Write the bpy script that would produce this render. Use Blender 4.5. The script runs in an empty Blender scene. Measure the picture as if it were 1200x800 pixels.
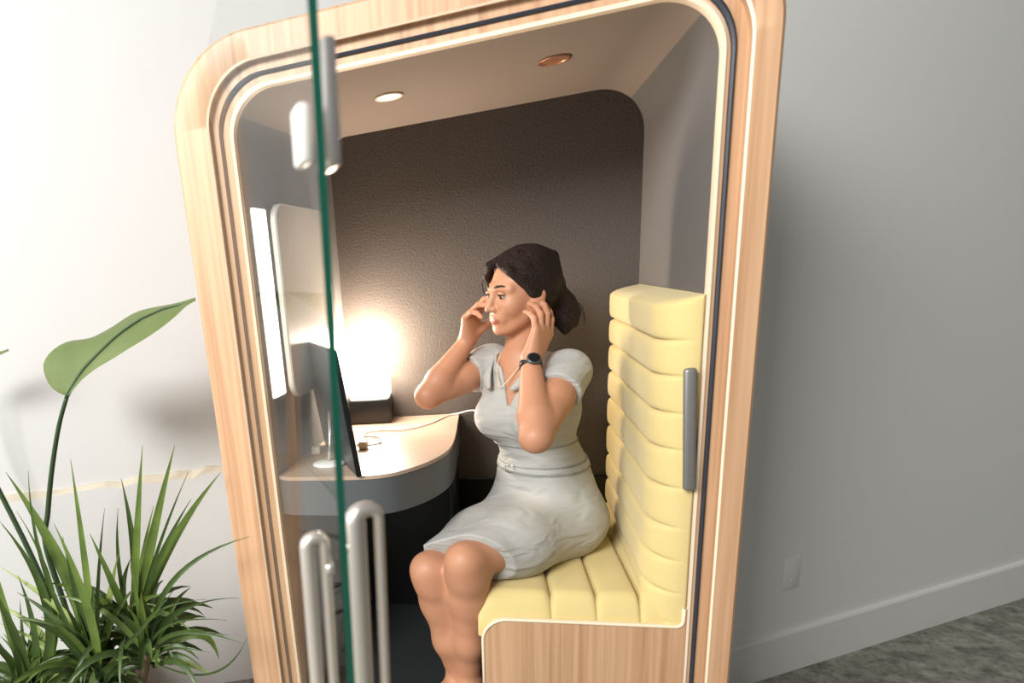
import bpy, bmesh, math, random
import numpy as np
from mathutils import Vector, Matrix
random.seed(7)
PI = math.pi
S = bpy.context.scene
COL = S.collection
ZO = 0.15                      # everything is modelled with the room floor at -0.15, then lifted

# ------------------------------------------------------------------ basics
def lin(r, g, b):
    def f(c):
        c /= 255.0
        return c / 12.92 if c <= 0.04045 else ((c + 0.055) / 1.055) ** 2.4
    return (f(r), f(g), f(b), 1.0)

def link(name, me, mats, parent=None):
    o = bpy.data.objects.new(name, me)
    COL.objects.link(o)
    for m in (mats if isinstance(mats, (list, tuple)) else [mats]):
        me.materials.append(m)
    if parent is not None:
        o.parent = parent
        o.matrix_parent_inverse = Matrix.Translation(-parent.location)
    return o

def tag(o, label, cat, group=None, kind=None):
    if label: o['label'] = label
    if cat: o['category'] = cat
    if group: o['group'] = group
    if kind: o['kind'] = kind
    return o

def thing(name, label, cat, loc, group=None):
    o = bpy.data.objects.new(name, None)
    o.empty_display_size = 0.05
    COL.objects.link(o)
    o.location = loc
    return tag(o, label, cat, group)

def mesh(name, verts, faces, mats, parent=None, smooth=False, mi=None):
    me = bpy.data.meshes.new(name)
    me.from_pydata([tuple(v) for v in verts], [], faces)
    if mi is not None:
        me.polygons.foreach_set('material_index', mi)
    if smooth:
        me.polygons.foreach_set('use_smooth', [True] * len(me.polygons))
    bm = bmesh.new(); bm.from_mesh(me)
    bmesh.ops.recalc_face_normals(bm, faces=bm.faces)
    bm.to_mesh(me); bm.free()
    me.update()
    return link(name, me, mats, parent)

def bmobj(name, bm, mats, parent=None, smooth=False, angle=None):
    bmesh.ops.recalc_face_normals(bm, faces=bm.faces)
    me = bpy.data.meshes.new(name)
    bm.to_mesh(me); bm.free()
    if smooth:
        me.polygons.foreach_set('use_smooth', [True] * len(me.polygons))
        if angle: me.set_sharp_from_angle(angle=math.radians(angle))
    return link(name, me, mats, parent)

def box(name, lo, hi, mats, parent=None, bev=0.0, seg=2, M=None):
    bm = bmesh.new()
    bmesh.ops.create_cube(bm, size=1.0)
    for v in bm.verts:
        v.co = Vector([(lo[i] + hi[i]) / 2 + v.co[i] * (hi[i] - lo[i]) for i in range(3)])
    if bev:
        bmesh.ops.bevel(bm, geom=list(bm.edges), offset=bev, segments=seg, profile=0.5, affect='EDGES')
    if M is not None:
        bmesh.ops.transform(bm, matrix=M, verts=bm.verts)
    return bmobj(name, bm, mats, parent, smooth=bool(bev), angle=40)

def tube_geo(pts, radii, n=12, caps=True):
    pts = [Vector(p) for p in pts]
    if not isinstance(radii, (list, tuple)): radii = [radii] * len(pts)
    verts, faces = [], []
    t0 = (pts[1] - pts[0]).normalized()
    ref = Vector((0, 0, 1)) if abs(t0.z) < 0.9 else Vector((1, 0, 0))
    nrm = t0.cross(ref).normalized()
    for i, p in enumerate(pts):
        if i == 0: t = pts[1] - pts[0]
        elif i == len(pts) - 1: t = pts[-1] - pts[-2]
        else: t = pts[i + 1] - pts[i - 1]
        t.normalize()
        nrm = (nrm - t * nrm.dot(t)).normalized()
        b = t.cross(nrm)
        for k in range(n):
            a = 2 * PI * k / n
            verts.append(p + (nrm * math.cos(a) + b * math.sin(a)) * radii[i])
    for i in range(len(pts) - 1):
        for k in range(n):
            faces.append((i * n + k, i * n + (k + 1) % n, (i + 1) * n + (k + 1) % n, (i + 1) * n + k))
    if caps:
        faces.append(tuple(range(n - 1, -1, -1)))
        faces.append(tuple((len(pts) - 1) * n + k for k in range(n)))
    return verts, faces

def tube(name, pts, radii, mat, parent=None, n=12):
    v, f = tube_geo(pts, radii, n)
    return mesh(name, v, f, mat, parent, smooth=True)

def smooth_path(P, n=8):
    P = [Vector(p) for p in P]
    out = []
    for i in range(len(P) - 1):
        a = P[max(i - 1, 0)]; b = P[i]; c = P[i + 1]; d = P[min(i + 2, len(P) - 1)]
        for k in range(n):
            t = k / n
            out.append(0.5 * ((2 * b) + (c - a) * t + (2 * a - 5 * b + 4 * c - d) * t * t + (3 * b - a - 3 * c + d) * t ** 3))
    out.append(P[-1])
    return out

# ------------------------------------------------------------------ materials
def new_mat(name):
    m = bpy.data.materials.new(name); m.use_nodes = True
    nt = m.node_tree
    return m, nt, nt.nodes['Principled BSDF']

def plain(name, col, rough=0.5, metal=0.0, bump=0.0, bscale=200.0, var=0.0, vscale=6.0, sheen=0.0, coat=0.0, spec=0.5, sub=0.0):
    m, nt, b = new_mat(name)
    b.inputs['Base Color'].default_value = col
    b.inputs['Roughness'].default_value = rough
    b.inputs['Metallic'].default_value = metal
    b.inputs['Specular IOR Level'].default_value = spec
    if sheen: b.inputs['Sheen Weight'].default_value = sheen
    if coat: b.inputs['Coat Weight'].default_value = coat
    if sub:
        b.inputs['Subsurface Weight'].default_value = sub
        b.inputs['Subsurface Radius'].default_value = (0.012, 0.005, 0.003)
        b.inputs['Subsurface Scale'].default_value = 1.0
    tc = nt.nodes.new('ShaderNodeTexCoord')
    if var:
        n = nt.nodes.new('ShaderNodeTexNoise'); n.inputs['Scale'].default_value = vscale; n.inputs['Detail'].default_value = 4
        nt.links.new(tc.outputs['Object'], n.inputs['Vector'])
        mx = nt.nodes.new('ShaderNodeMix'); mx.data_type = 'RGBA'
        mx.inputs['A'].default_value = tuple(c * (1 - var) for c in col[:3]) + (1,)
        mx.inputs['B'].default_value = tuple(min(1, c * (1 + var)) for c in col[:3]) + (1,)
        nt.links.new(n.outputs['Fac'], mx.inputs['Factor'])
        nt.links.new(mx.outputs['Result'], b.inputs['Base Color'])
    if bump:
        n = nt.nodes.new('ShaderNodeTexNoise'); n.inputs['Scale'].default_value = bscale; n.inputs['Detail'].default_value = 3
        nt.links.new(tc.outputs['Object'], n.inputs['Vector'])
        bp = nt.nodes.new('ShaderNodeBump'); bp.inputs['Strength'].default_value = bump; bp.inputs['Distance'].default_value = 0.002
        nt.links.new(n.outputs['Fac'], bp.inputs['Height'])
        nt.links.new(bp.outputs['Normal'], b.inputs['Normal'])
    return m

def wood(name, c1, c2, c3, rough=0.45):
    m, nt, b = new_mat(name)
    tc = nt.nodes.new('ShaderNodeTexCoord')
    mp = nt.nodes.new('ShaderNodeMapping'); mp.inputs['Scale'].default_value = (70, 70, 1.3)
    nt.links.new(tc.outputs['Object'], mp.inputs['Vector'])
    n = nt.nodes.new('ShaderNodeTexNoise'); n.inputs['Scale'].default_value = 1.0; n.inputs['Detail'].default_value = 5; n.inputs['Distortion'].default_value = 0.4
    nt.links.new(mp.outputs['Vector'], n.inputs['Vector'])
    r = nt.nodes.new('ShaderNodeValToRGB')
    r.color_ramp.elements[0].position = 0.3; r.color_ramp.elements[0].color = c2
    r.color_ramp.elements[1].position = 0.62; r.color_ramp.elements[1].color = c1
    e = r.color_ramp.elements.new(0.46); e.color = c3
    nt.links.new(n.outputs['Fac'], r.inputs['Fac'])
    mp2 = nt.nodes.new('ShaderNodeMapping'); mp2.inputs['Scale'].default_value = (14, 14, 0.5)
    nt.links.new(tc.outputs['Object'], mp2.inputs['Vector'])
    n2 = nt.nodes.new('ShaderNodeTexNoise'); n2.inputs['Scale'].default_value = 1.0; n2.inputs['Detail'].default_value = 2
    nt.links.new(mp2.outputs['Vector'], n2.inputs['Vector'])
    r2 = nt.nodes.new('ShaderNodeValToRGB')
    r2.color_ramp.elements[0].color = (0.86, 0.84, 0.82, 1); r2.color_ramp.elements[1].color = (1.0, 1.0, 1.0, 1)
    nt.links.new(n2.outputs['Fac'], r2.inputs['Fac'])
    mx = nt.nodes.new('ShaderNodeMix'); mx.data_type = 'RGBA'; mx.blend_type = 'MULTIPLY'; mx.inputs['Factor'].default_value = 1
    nt.links.new(r.outputs['Color'], mx.inputs['A']); nt.links.new(r2.outputs['Color'], mx.inputs['B'])
    nt.links.new(mx.outputs['Result'], b.inputs['Base Color'])
    b.inputs['Roughness'].default_value = rough
    return m

def emit(name, col, strength):
    m, nt, b = new_mat(name)
    b.inputs['Base Color'].default_value = (0.8, 0.8, 0.8, 1)
    b.inputs['Emission Color'].default_value = col
    b.inputs['Emission Strength'].default_value = strength
    return m

def glass_sheet(name, tint):
    m = bpy.data.materials.new(name); m.use_nodes = True
    nt = m.node_tree; nt.nodes.clear()
    out = nt.nodes.new('ShaderNodeOutputMaterial')
    mix = nt.nodes.new('ShaderNodeMixShader')
    tr = nt.nodes.new('ShaderNodeBsdfTransparent'); tr.inputs['Color'].default_value = tint
    gl = nt.nodes.new('ShaderNodeBsdfGlossy'); gl.inputs['Roughness'].default_value = 0.0
    ge = nt.nodes.new('ShaderNodeNewGeometry')
    dt = nt.nodes.new('ShaderNodeVectorMath'); dt.operation = 'DOT_PRODUCT'
    nt.links.new(ge.outputs['Incoming'], dt.inputs[0]); nt.links.new(ge.outputs['Normal'], dt.inputs[1])
    def mth(op, x, y):
        n = nt.nodes.new('ShaderNodeMath'); n.operation = op
        for i, q in enumerate((x, y)):
            if q is None: continue
            if isinstance(q, (int, float)): n.inputs[i].default_value = q
            else: nt.links.new(q, n.inputs[i])
        return n.outputs[0]
    # Schlick reflectance of one face; both faces of the sheet together stay below 1
    c = mth('ABSOLUTE', dt.outputs['Value'], None)
    p = mth('POWER', mth('SUBTRACT', 1.0, c), 5.0)
    fac = mth('ADD', mth('MULTIPLY', p, 0.22), 0.03)
    nt.links.new(fac, mix.inputs['Fac'])
    nt.links.new(tr.outputs['BSDF'], mix.inputs[1]); nt.links.new(gl.outputs['BSDF'], mix.inputs[2])
    nt.links.new(mix.outputs['Shader'], out.inputs['Surface'])
    return m

OAK = wood('pale_oak', lin(208, 168, 132), lin(180, 136, 100), lin(197, 155, 119))
PLY = plain('plywood_edge', lin(236, 214, 186), 0.5)
FELT = plain('grey_felt', lin(108, 104, 101), 0.95, bump=0.3, bscale=500, spec=0.1)
FABRIC = plain('taupe_wall_fabric', lin(84, 77, 72), 0.95, bump=1.0, bscale=160, var=0.18, vscale=130, spec=0.1)
CEILM = plain('taupe_ceiling', lin(138, 124, 114), 0.85, spec=0.2)
DARKFLOOR = plain('charcoal_carpet', lin(30, 31, 33), 0.95, bump=0.5, bscale=400)
SEAL = plain('navy_rubber', lin(38, 44, 54), 0.5)
MUSTARD = plain('mustard_fabric', lin(212, 191, 132), 0.9, bump=0.35, bscale=700, var=0.04, vscale=300, sheen=0.2, spec=0.15)
SEAM = plain('mustard_seam', lin(170, 138, 70), 0.9)
STEEL = plain('brushed_steel', lin(205, 200, 194), 0.3, 0.9)
PALEMETAL = plain('satin_nickel', lin(214, 206, 196), 0.35, 0.7)
GREYMETAL = plain('grey_metal', lin(140, 137, 134), 0.45, 0.6)
GLASS = glass_sheet('door_glass', (0.97, 0.985, 0.98, 1))
GLASSEDGE = plain('green_glass_edge', lin(14, 78, 62), 0.15, spec=0.6)
DESKTOP = plain('desk_laminate', lin(176, 152, 134), 0.35, var=0.03, vscale=8)
DESKEDGE = plain('desk_edge_grey', lin(82, 84, 86), 0.4)
BLACK = plain('matte_black', lin(14, 15, 16), 0.4)
DARKGREY = plain('dark_grey_plastic', lin(62, 66, 68), 0.35)
BOARD = plain('board_beige', lin(190, 180, 170), 0.4)
WHITE = plain('white_plastic', lin(225, 222, 216), 0.35)
CREAM = plain('cream_plastic', lin(222, 206, 178), 0.4)
WARMGLOW = emit('lamp_glow', (1.0, 0.88, 0.74, 1), 22.0)
STRIPGLOW = emit('light_panel_glow', (1.0, 0.9, 0.76, 1), 2.6)
DOWNGLOW = emit('downlight_glow', (1.0, 0.93, 0.82, 1), 5.0)
COPPER = plain('copper_lens', lin(196, 140, 108), 0.3, 0.5)
WALLWHITE = plain('white_plaster', lin(196, 196, 194), 0.85, bump=0.15, bscale=12, spec=0.2)
WALLGREY = plain('light_grey_paint', lin(222, 222, 217), 0.8, bump=0.05, bscale=60, spec=0.2)
TRIMGREY = plain('trim_grey_paint', lin(222, 221, 215), 0.6)
LEDGEM = plain('rough_ledge', lin(196, 188, 170), 0.9, bump=1.0, bscale=30, var=0.16, vscale=9)  # rough plaster, darkened to tan so the ledge's shadow line is in the colour
SKIN = plain('skin', lin(186, 132, 102), 0.5, var=0.05, vscale=20, spec=0.4, sub=0.05)
LIPM = plain('lip_skin', lin(158, 90, 74), 0.45)
DRESSM = plain('dress_cotton', lin(172, 170, 166), 0.85, bump=0.25, bscale=350, sheen=0.1, spec=0.2)
PIPING = plain('dress_seam', lin(140, 138, 134), 0.85)
HAIRM, _nt, _b = new_mat('black_hair')
def _hair():
    b = _b; nt = _nt
    b.inputs['Roughness'].default_value = 0.55
    b.inputs['Specular IOR Level'].default_value = 0.2
    tc = nt.nodes.new('ShaderNodeTexCoord'); mp = nt.nodes.new('ShaderNodeMapping')
    mp.inputs['Rotation'].default_value = (0.3, 0.6, 0.5); mp.inputs['Scale'].default_value = (25, 130, 130)
    nt.links.new(tc.outputs['Object'], mp.inputs['Vector'])
    n = nt.nodes.new('ShaderNodeTexNoise'); n.inputs['Scale'].default_value = 3; n.inputs['Detail'].default_value = 4
    nt.links.new(mp.outputs['Vector'], n.inputs['Vector'])
    r = nt.nodes.new('ShaderNodeValToRGB')
    r.color_ramp.elements[0].position = 0.35; r.color_ramp.elements[0].color = lin(14, 10, 9)
    r.color_ramp.elements[1].position = 0.75; r.color_ramp.elements[1].color = lin(58, 38, 30)
    nt.links.new(n.outputs['Fac'], r.inputs['Fac']); nt.links.new(r.outputs['Color'], b.inputs['Base Color'])
    bp = nt.nodes.new('ShaderNodeBump'); bp.inputs['Strength'].default_value = 1.0; bp.inputs['Distance'].default_value = 0.006
    nt.links.new(n.outputs['Fac'], bp.inputs['Height']); nt.links.new(bp.outputs['Normal'], b.inputs['Normal'])
_hair()
EYEWHITE = plain('eye_white', lin(160, 148, 138), 0.2)
IRIS = plain('dark_iris', lin(28, 16, 11), 0.1)
BROWM = plain('brow_hair', lin(40, 24, 18), 0.7)

def floor_mat():
    m, nt, b = new_mat('speckled_concrete')
    tc = nt.nodes.new('ShaderNodeTexCoord')
    n = nt.nodes.new('ShaderNodeTexNoise'); n.inputs['Scale'].default_value = 16; n.inputs['Detail'].default_value = 8; n.inputs['Roughness'].default_value = 0.7
    v = nt.nodes.new('ShaderNodeTexVoronoi'); v.inputs['Scale'].default_value = 42
    for x in (n, v): nt.links.new(tc.outputs['Object'], x.inputs['Vector'])
    r = nt.nodes.new('ShaderNodeValToRGB')
    r.color_ramp.elements[0].position = 0.35; r.color_ramp.elements[0].color = lin(88, 86, 76)
    r.color_ramp.elements[1].position = 0.65; r.color_ramp.elements[1].color = lin(156, 153, 140)
    nt.links.new(n.outputs['Fac'], r.inputs['Fac'])
    r2 = nt.nodes.new('ShaderNodeValToRGB')
    r2.color_ramp.elements[0].position = 0.1; r2.color_ramp.elements[0].color = (0.55, 0.55, 0.53, 1)
    r2.color_ramp.elements[1].position = 0.4; r2.color_ramp.elements[1].color = (1, 1, 1, 1)
    nt.links.new(v.outputs['Distance'], r2.inputs['Fac'])
    mx = nt.nodes.new('ShaderNodeMix'); mx.data_type = 'RGBA'; mx.blend_type = 'MULTIPLY'; mx.inputs['Factor'].default_value = 0.8
    nt.links.new(r.outputs['Color'], mx.inputs['A']); nt.links.new(r2.outputs['Color'], mx.inputs['B'])
    nt.links.new(mx.outputs['Result'], b.inputs['Base Color'])
    b.inputs['Roughness'].default_value = 0.6
    return m
FLOORM = floor_mat()

def leaf_mat(name, c1, c2, scale=30, trans=0.25, rough=0.4):
    m, nt, b = new_mat(name)
    tc = nt.nodes.new('ShaderNodeTexCoord')
    n = nt.nodes.new('ShaderNodeTexNoise'); n.inputs['Scale'].default_value = scale; n.inputs['Detail'].default_value = 2
    nt.links.new(tc.outputs['Object'], n.inputs['Vector'])
    mx = nt.nodes.new('ShaderNodeMix'); mx.data_type = 'RGBA'
    mx.inputs['A'].default_value = c1; mx.inputs['B'].default_value = c2
    nt.links.new(n.outputs['Fac'], mx.inputs['Factor'])
    nt.links.new(mx.outputs['Result'], b.inputs['Base Color'])
    b.inputs['Roughness'].default_value = rough
    tr = nt.nodes.new('ShaderNodeBsdfTranslucent')
    nt.links.new(mx.outputs['Result'], tr.inputs['Color'])
    ms = nt.nodes.new('ShaderNodeMixShader'); ms.inputs['Fac'].default_value = trans
    out = nt.nodes['Material Output']
    nt.links.new(b.outputs['BSDF'], ms.inputs[1]); nt.links.new(tr.outputs['BSDF'], ms.inputs[2])
    nt.links.new(ms.outputs['Shader'], out.inputs['Surface'])
    return m
BLADE = leaf_mat('dracaena_leaf', lin(56, 80, 34), lin(116, 138, 62), 14)
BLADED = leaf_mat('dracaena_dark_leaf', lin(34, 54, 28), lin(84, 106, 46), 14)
BLADEY = leaf_mat('dracaena_pale_leaf', lin(118, 140, 70), lin(166, 180, 104), 14)
BIGLEAF = leaf_mat('broad_leaf', lin(88, 108, 56), lin(126, 140, 88), 7, 0.3, 0.45)
STEMM = plain('leaf_stem', lin(44, 66, 36), 0.5)
CANE = plain('brown_cane', lin(104, 86, 62), 0.8, bump=0.6, bscale=40)
POTM = plain('white_planter', lin(226, 224, 218), 0.5)
SOIL = plain('potting_soil', lin(52, 42, 34), 0.95, bump=1.0, bscale=80)

# ------------------------------------------------------------------ room
wd = Vector((math.cos(math.radians(31.22)), math.sin(math.radians(31.22)), 0)); wn = Vector((wd.y, -wd.x, 0))
W0 = Vector((1.225, 0.692, -0.15))
def slab(name, a, b, h0, h1, back, mat, kind='structure', nrm=None):
    a = Vector(a); b = Vector(b)
    d = (b - a).normalized(); n = nrm or Vector((d.y, -d.x, 0))
    q = [a, b, b - n * back, a - n * back]
    v = [(p.x, p.y, h0) for p in q] + [(p.x, p.y, h1) for p in q]
    f = [(0, 1, 2, 3), (4, 5, 6, 7), (0, 1, 5, 4), (1, 2, 6, 5), (2, 3, 7, 6), (3, 0, 4, 7)]
    o = mesh(name, v, f, mat)
    o['kind'] = kind
    return o
WTOP = 3.05
slab('wall_right', W0, W0 + wd * 4.5, -0.15, WTOP, 0.12, WALLGREY)
# baseboard with a small bevelled top
a = W0 + wn * 0.0005; b = W0 + wd * 4.5 + wn * 0.0005
v = []
for p in (a, b):
    for (t, z) in ((0, -0.15), (0.016, -0.15), (0.016, 0.012), (0.012, 0.020), (0, 0.022)):
        q = p + wn * t; v.append((q.x, q.y, z))
f = [(i, i + 1, i + 6, i + 5) for i in range(4)] + [(4, 0, 5, 9), (0, 1, 2, 3, 4), (5, 6, 7, 8, 9)]
mesh('baseboard_right', v, f, TRIMGREY)['kind'] = 'structure'
# left wall, set further back, with a thicker rough masonry base
ld = Vector((math.cos(math.radians(22.0)), math.sin(math.radians(22.0)), 0)); ln = Vector((ld.y, -ld.x, 0))
L0 = Vector((0.0, 0.85, 0))
La = L0 - ld * 3.6; Lb = L0 + ld * 1.45
slab('wall_left', La, Lb, -0.15, WTOP, 0.12, WALLWHITE)
# masonry base: slightly proud, irregular chipped top edge
def masonry():
    N = 90
    rnd = random.Random(3)
    v, f = [], []
    for i in range(N + 1):
        t = i / N
        p = La.lerp(Lb, t) + ln * 0.0
        s = (p - L0).dot(ld)                       # metres along the wall from the booth
        jit = (rnd.random() - 0.5) * (0.016 if s > -0.98 else 0.004)
        zt = 0.798 + jit + 0.006 * math.sin(s * 9)
        thick = 0.018; chip = 0.010 * rnd.random() if s > -0.98 else 0.001
        for (tt, z) in ((0.0, -0.15), (thick, -0.15), (thick, 0.776 + jit), (thick - chip, zt), (0.0, zt + 0.002)):
            q = p + ln * tt; v.append((q.x, q.y, z))
    for i in range(N):
        for k in range(4):
            f.append((i * 5 + k, i * 5 + k + 1, i * 5 + k + 6, i * 5 + k + 5))
    o = mesh('trim_1', v, f, [WALLWHITE, LEDGEM], mi=[1 if (k % 4) >= 2 else 0 for k in range(len(f))])
    o['kind'] = 'structure'
masonry()
slab('trim_2', L0 - ld * 3.6 + ln * 0.02, L0 - ld * 1.30 + ln * 0.02, 0.740, 0.754, 0.03, LEDGEM)
slab('wall_back', (W0.x + 0.001, W0.y + 0.01, 0), (Lb.x, Lb.y, 0), -0.15, WTOP, 0.08, WALLGREY, nrm=Vector((1, 0, 0)))
mesh('floor', [(-5, -5, -0.15), (7, -5, -0.15), (7, 5, -0.15), (-5, 5, -0.15)], [(0, 1, 2, 3)], FLOORM)['kind'] = 'structure'
# blank outlet plate on the right wall
def on_wall(s, z, off=0.0):
    p = W0 + wd * s + wn * off
    return Vector((p.x, p.y, z))
ot = thing('outlet_plate', 'blank grey outlet cover plate low on the grey wall', 'outlet plate', on_wall(0.57, 0.25))
Mw = Matrix.Translation(on_wall(0.565, 0.256)) @ Matrix(((wd.x, -wn.x, 0, 0), (wd.y, -wn.y, 0, 0), (0, 0, 1, 0), (0, 0, 0, 1)))
box('cover_plate', (-0.037, -0.006, -0.062), (0.037, 0.0, 0.062), WALLGREY, ot, 0.003, 2, Mw)
for dz in (-0.03, 0.03):
    v_, f_ = tube_geo([Mw @ Vector((0, -0.0055, dz)), Mw @ Vector((0, -0.0075, dz))], 0.004, 10)
    mesh('screw', v_, f_, TRIMGREY, ot)

# ------------------------------------------------------------------ booth
D = 0.70
NA = 14
def rrect(x0, x1, z0, z1, rtl, rtr, rb, y):
    """closed loop in the XZ plane, counter-clockwise from the bottom left."""
    pts = []
    for (cx, cz, r, a0) in ((x0 + rb, z0 + rb, rb, PI), (x1 - rb, z0 + rb, rb, 1.5 * PI), (x1 - rtr, z1 - rtr, rtr, 0), (x0 + rtl, z1 - rtl, rtl, 0.5 * PI)):
        for k in range(NA + 1):
            a = a0 + 0.5 * PI * k / NA
            pts.append((cx + r * math.cos(a), y, cz + r * math.sin(a)))
    return pts
def loft(name, loops, mats, mis, parent, smooth_angle=35):
    n = len(loops[0]); v = [p for l in loops for p in l]; f = []; mi = []
    for i in range(len(loops) - 1):
        for k in range(n):
            f.append((i * n + k, i * n + (k + 1) % n, (i + 1) * n + (k + 1) % n, (i + 1) * n + k)); mi.append(mis[i])
    bm = bmesh.new()
    bv = [bm.verts.new(p) for p in v]
    for q, m_ in zip(f, mi):
        fc = bm.faces.new([bv[t] for t in q]); fc.material_index = m_
    return bmobj(name, bm, mats, parent, True, smooth_angle)

booth = thing('phone_booth', 'rounded oak veneer phone booth with grey felt lining and open glass door', 'phone booth', (0.6, 0.35, -0.15))
FZ = 0.24
A = lambda y, i=0: rrect(0 + i, 1.2 - i, -0.15 + i, 1.988 - i, 0.19, 0.19, 0.12, y)
B = lambda y, i=0: rrect(0.088 + i, 1.150 - i, FZ - 0.05 + i, 1.926 - i, 0.125, 0.150, 0.06, y)
E_ = lambda y, i=0: rrect(0.141 + i, 1.108 - i, FZ + i, 1.874 - i, 0.098, 0.112, 0.03, y)
Gs = lambda y, i=0: rrect(0.105 + i, 1.131 - i, FZ - 0.035 + i, 1.906 - i, 0.115, 0.135, 0.05, y)
loft('shell', [rrect(0.02, 1.18, -0.15, 1.97, 0.17, 0.17, 0.1, D + 0.035), A(D + 0.02), A(0.006), A(0.0, 0.006), B(0.0, -0.004), B(0.003, 0.0), B(0.020)], [OAK, PLY], [0, 0, 0, 0, 1, 0], booth)
loft('door_rebate', [B(0.020), E_(0.020, -0.010)], [OAK], [0], booth)
loft('opening_edge', [E_(0.020, -0.010), E_(0.016, -0.006), E_(0.016, -0.001), E_(0.021, 0.0), E_(0.034, 0.0)], [PLY], [0, 0, 0, 0], booth)
loft('gasket', [Gs(0.020), Gs(0.015, 0.001), Gs(0.013, 0.004), Gs(0.015, 0.008), Gs(0.020, 0.009)], [SEAL], [0, 0, 0, 0], booth)
BK = rrect(0.222, 1.126, FZ, 1.876, 0.06, 0.125, 0.03, D)
# lining: left wall, ceiling, right wall and floor carry their own cover
Lf, Lr = E_(0.034), BK
npt = len(Lf)
def lining():
    bm = bmesh.new()
    a_ = [bm.verts.new(p) for p in Lf]; b_ = [bm.verts.new(p) for p in Lr]
    for k in range(npt):
        k2 = (k + 1) % npt
        fc = bm.faces.new((a_[k], a_[k2], b_[k2], b_[k]))
        # segments: 0..NA bottom-left, NA+1.. bottom-right, then top-right, top-left
        if k < 2 * (NA + 1) - 1: fc.material_index = 2 if k >= NA // 2 and k < NA + 1 + NA // 2 else 0
        elif 2 * (NA + 1) + NA * 0.5 <= k < 3 * (NA + 1) + NA * 0.6: fc.material_index = 1
    return bmobj('lining', bm, [FELT, CEILM, DARKFLOOR], booth, True, 50)
lining()
bmf = bmesh.new(); bmf.faces.new([bmf.verts.new(p) for p in BK])
o = bmobj('back_wall', bmf, FABRIC, booth)
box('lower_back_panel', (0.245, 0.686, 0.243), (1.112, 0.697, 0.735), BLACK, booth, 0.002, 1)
# downlights
def downlight(x, y, mat):
    z = 1.874
    lens = []
    ring = []
    v, f = [], []
    n = 32
    prof = [(0.034, z + 0.001), (0.036, z - 0.003), (0.030, z - 0.004), (0.028, z - 0.001)]
    for r, zz in prof:
        for k in range(n): v.append((x + r * math.cos(2 * PI * k / n), y + r * math.sin(2 * PI * k / n), zz))
    for i in range(3):
        for k in range(n): f.append((i * n + k, i * n + (k + 1) % n, (i + 1) * n + (k + 1) % n, (i + 1) * n + k))
    dl = mesh('downlight', v, f, PLY if mat is DOWNGLOW else COPPER, booth, True)
    mesh('lens', [(x + 0.0285 * math.cos(2 * PI * k / n), y + 0.0285 * math.sin(2 * PI * k / n), z - 0.0015) for k in range(n)], [tuple(range(n))], mat, dl)
downlight(0.464, 0.311, DOWNGLOW)
downlight(0.847, 0.283, COPPER)
# left wall plane of the lining: x = LX(y)
LX = lambda y: 0.141 + (0.222 - 0.141) * (y - 0.034) / (D - 0.034)
for (y, z) in ((0.330, 1.815), (0.255, 1.75), (0.385, 1.735), (0.245, 1.690), (0.385, 1.672), (0.285, 1.632), (0.43, 1.83), (0.45, 1.70)):
    n = 12
    x = LX(y) + 0.0006
    mesh('vent_hole', [(x + 0.117 * 0.006 * math.cos(2 * PI * k / n), y + 0.006 * math.cos(2 * PI * k / n), z + 0.006 * math.sin(2 * PI * k / n)) for k in range(n)], [tuple(range(n))], BLACK, booth)
# pull plate on the right jamb edge
pl = box('strike_plate', (-0.0125, -0.012, -0.135), (0.0125, 0.003, 0.135), GREYMETAL, booth, 0.007, 3, Matrix.Translation((1.087, 0.006, 1.052)) @ Matrix.Rotation(math.radians(-2.5), 4, 'Y'))

# glass door, swung out towards the viewer
du = Vector((0.4358, -0.900, 0)).normalized(); dn = Vector((0.900, 0.4358, 0)).normalized()
Hh = Vector((0.094, -0.008, 0))
def dpt(s, z, off=0.0):
    """point on the door: s metres from the hinge line, height z, off metres towards the inner side."""
    p = Hh + du * s + dn * off
    lean = 0.036 * (z - 1.34) * (s / 0.98)
    return Vector((p.x + lean, p.y, z))
def door():
    z0, z1, t, w = 0.26, 1.905, 0.0042, 0.985
    v = [dpt(0, z0, -t), dpt(w, z0, -t), dpt(w, z1, -t), dpt(0, z1, -t), dpt(0, z0, t), dpt(w, z0, t), dpt(w, z1, t), dpt(0, z1, t)]
    f = [(0, 1, 2, 3), (4, 7, 6, 5), (0, 4, 5, 1), (3, 2, 6, 7), (1, 5, 6, 2), (0, 3, 7, 4)]
    bm = bmesh.new()
    bv = [bm.verts.new(p) for p in v]
    for i, q in enumerate(f):
        fc = bm.faces.new([bv[k] for k in q]); fc.material_index = 1 if i == 4 else 0
    return bmobj('glass_door', bm, [GLASS, GLASSEDGE], booth)
gd = door()
def door_box(name, s0, s1, z0, z1, o0, o1, mat, bev=0.004):
    bm = bmesh.new()
    c = []
    for o_ in (o0, o1):
        for (s, z) in ((s0, z0), (s1, z0), (s1, z1), (s0, z1)): c.append(bm.verts.new(dpt(s, z, o_)))
    for q in ((0, 1, 2, 3), (4, 7, 6, 5), (0, 4, 5, 1), (3, 2, 6, 7), (1, 5, 6, 2), (0, 3, 7, 4)): bm.faces.new([c[k] for k in q])
    bmesh.ops.recalc_face_normals(bm, faces=bm.faces)
    bmesh.ops.bevel(bm, geom=list(bm.edges), offset=bev, segments=2, profile=0.5, affect='EDGES')
    return bmobj(name, bm, mat, gd, True, 40)
door_box('latch_box', 0.935, 0.984, 1.545, 1.650, 0.0065, 0.020, STEEL)
door_box('latch_cover', 0.950, 0.983, 1.550, 1.600, -0.019, -0.0065, WHITE)
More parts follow.
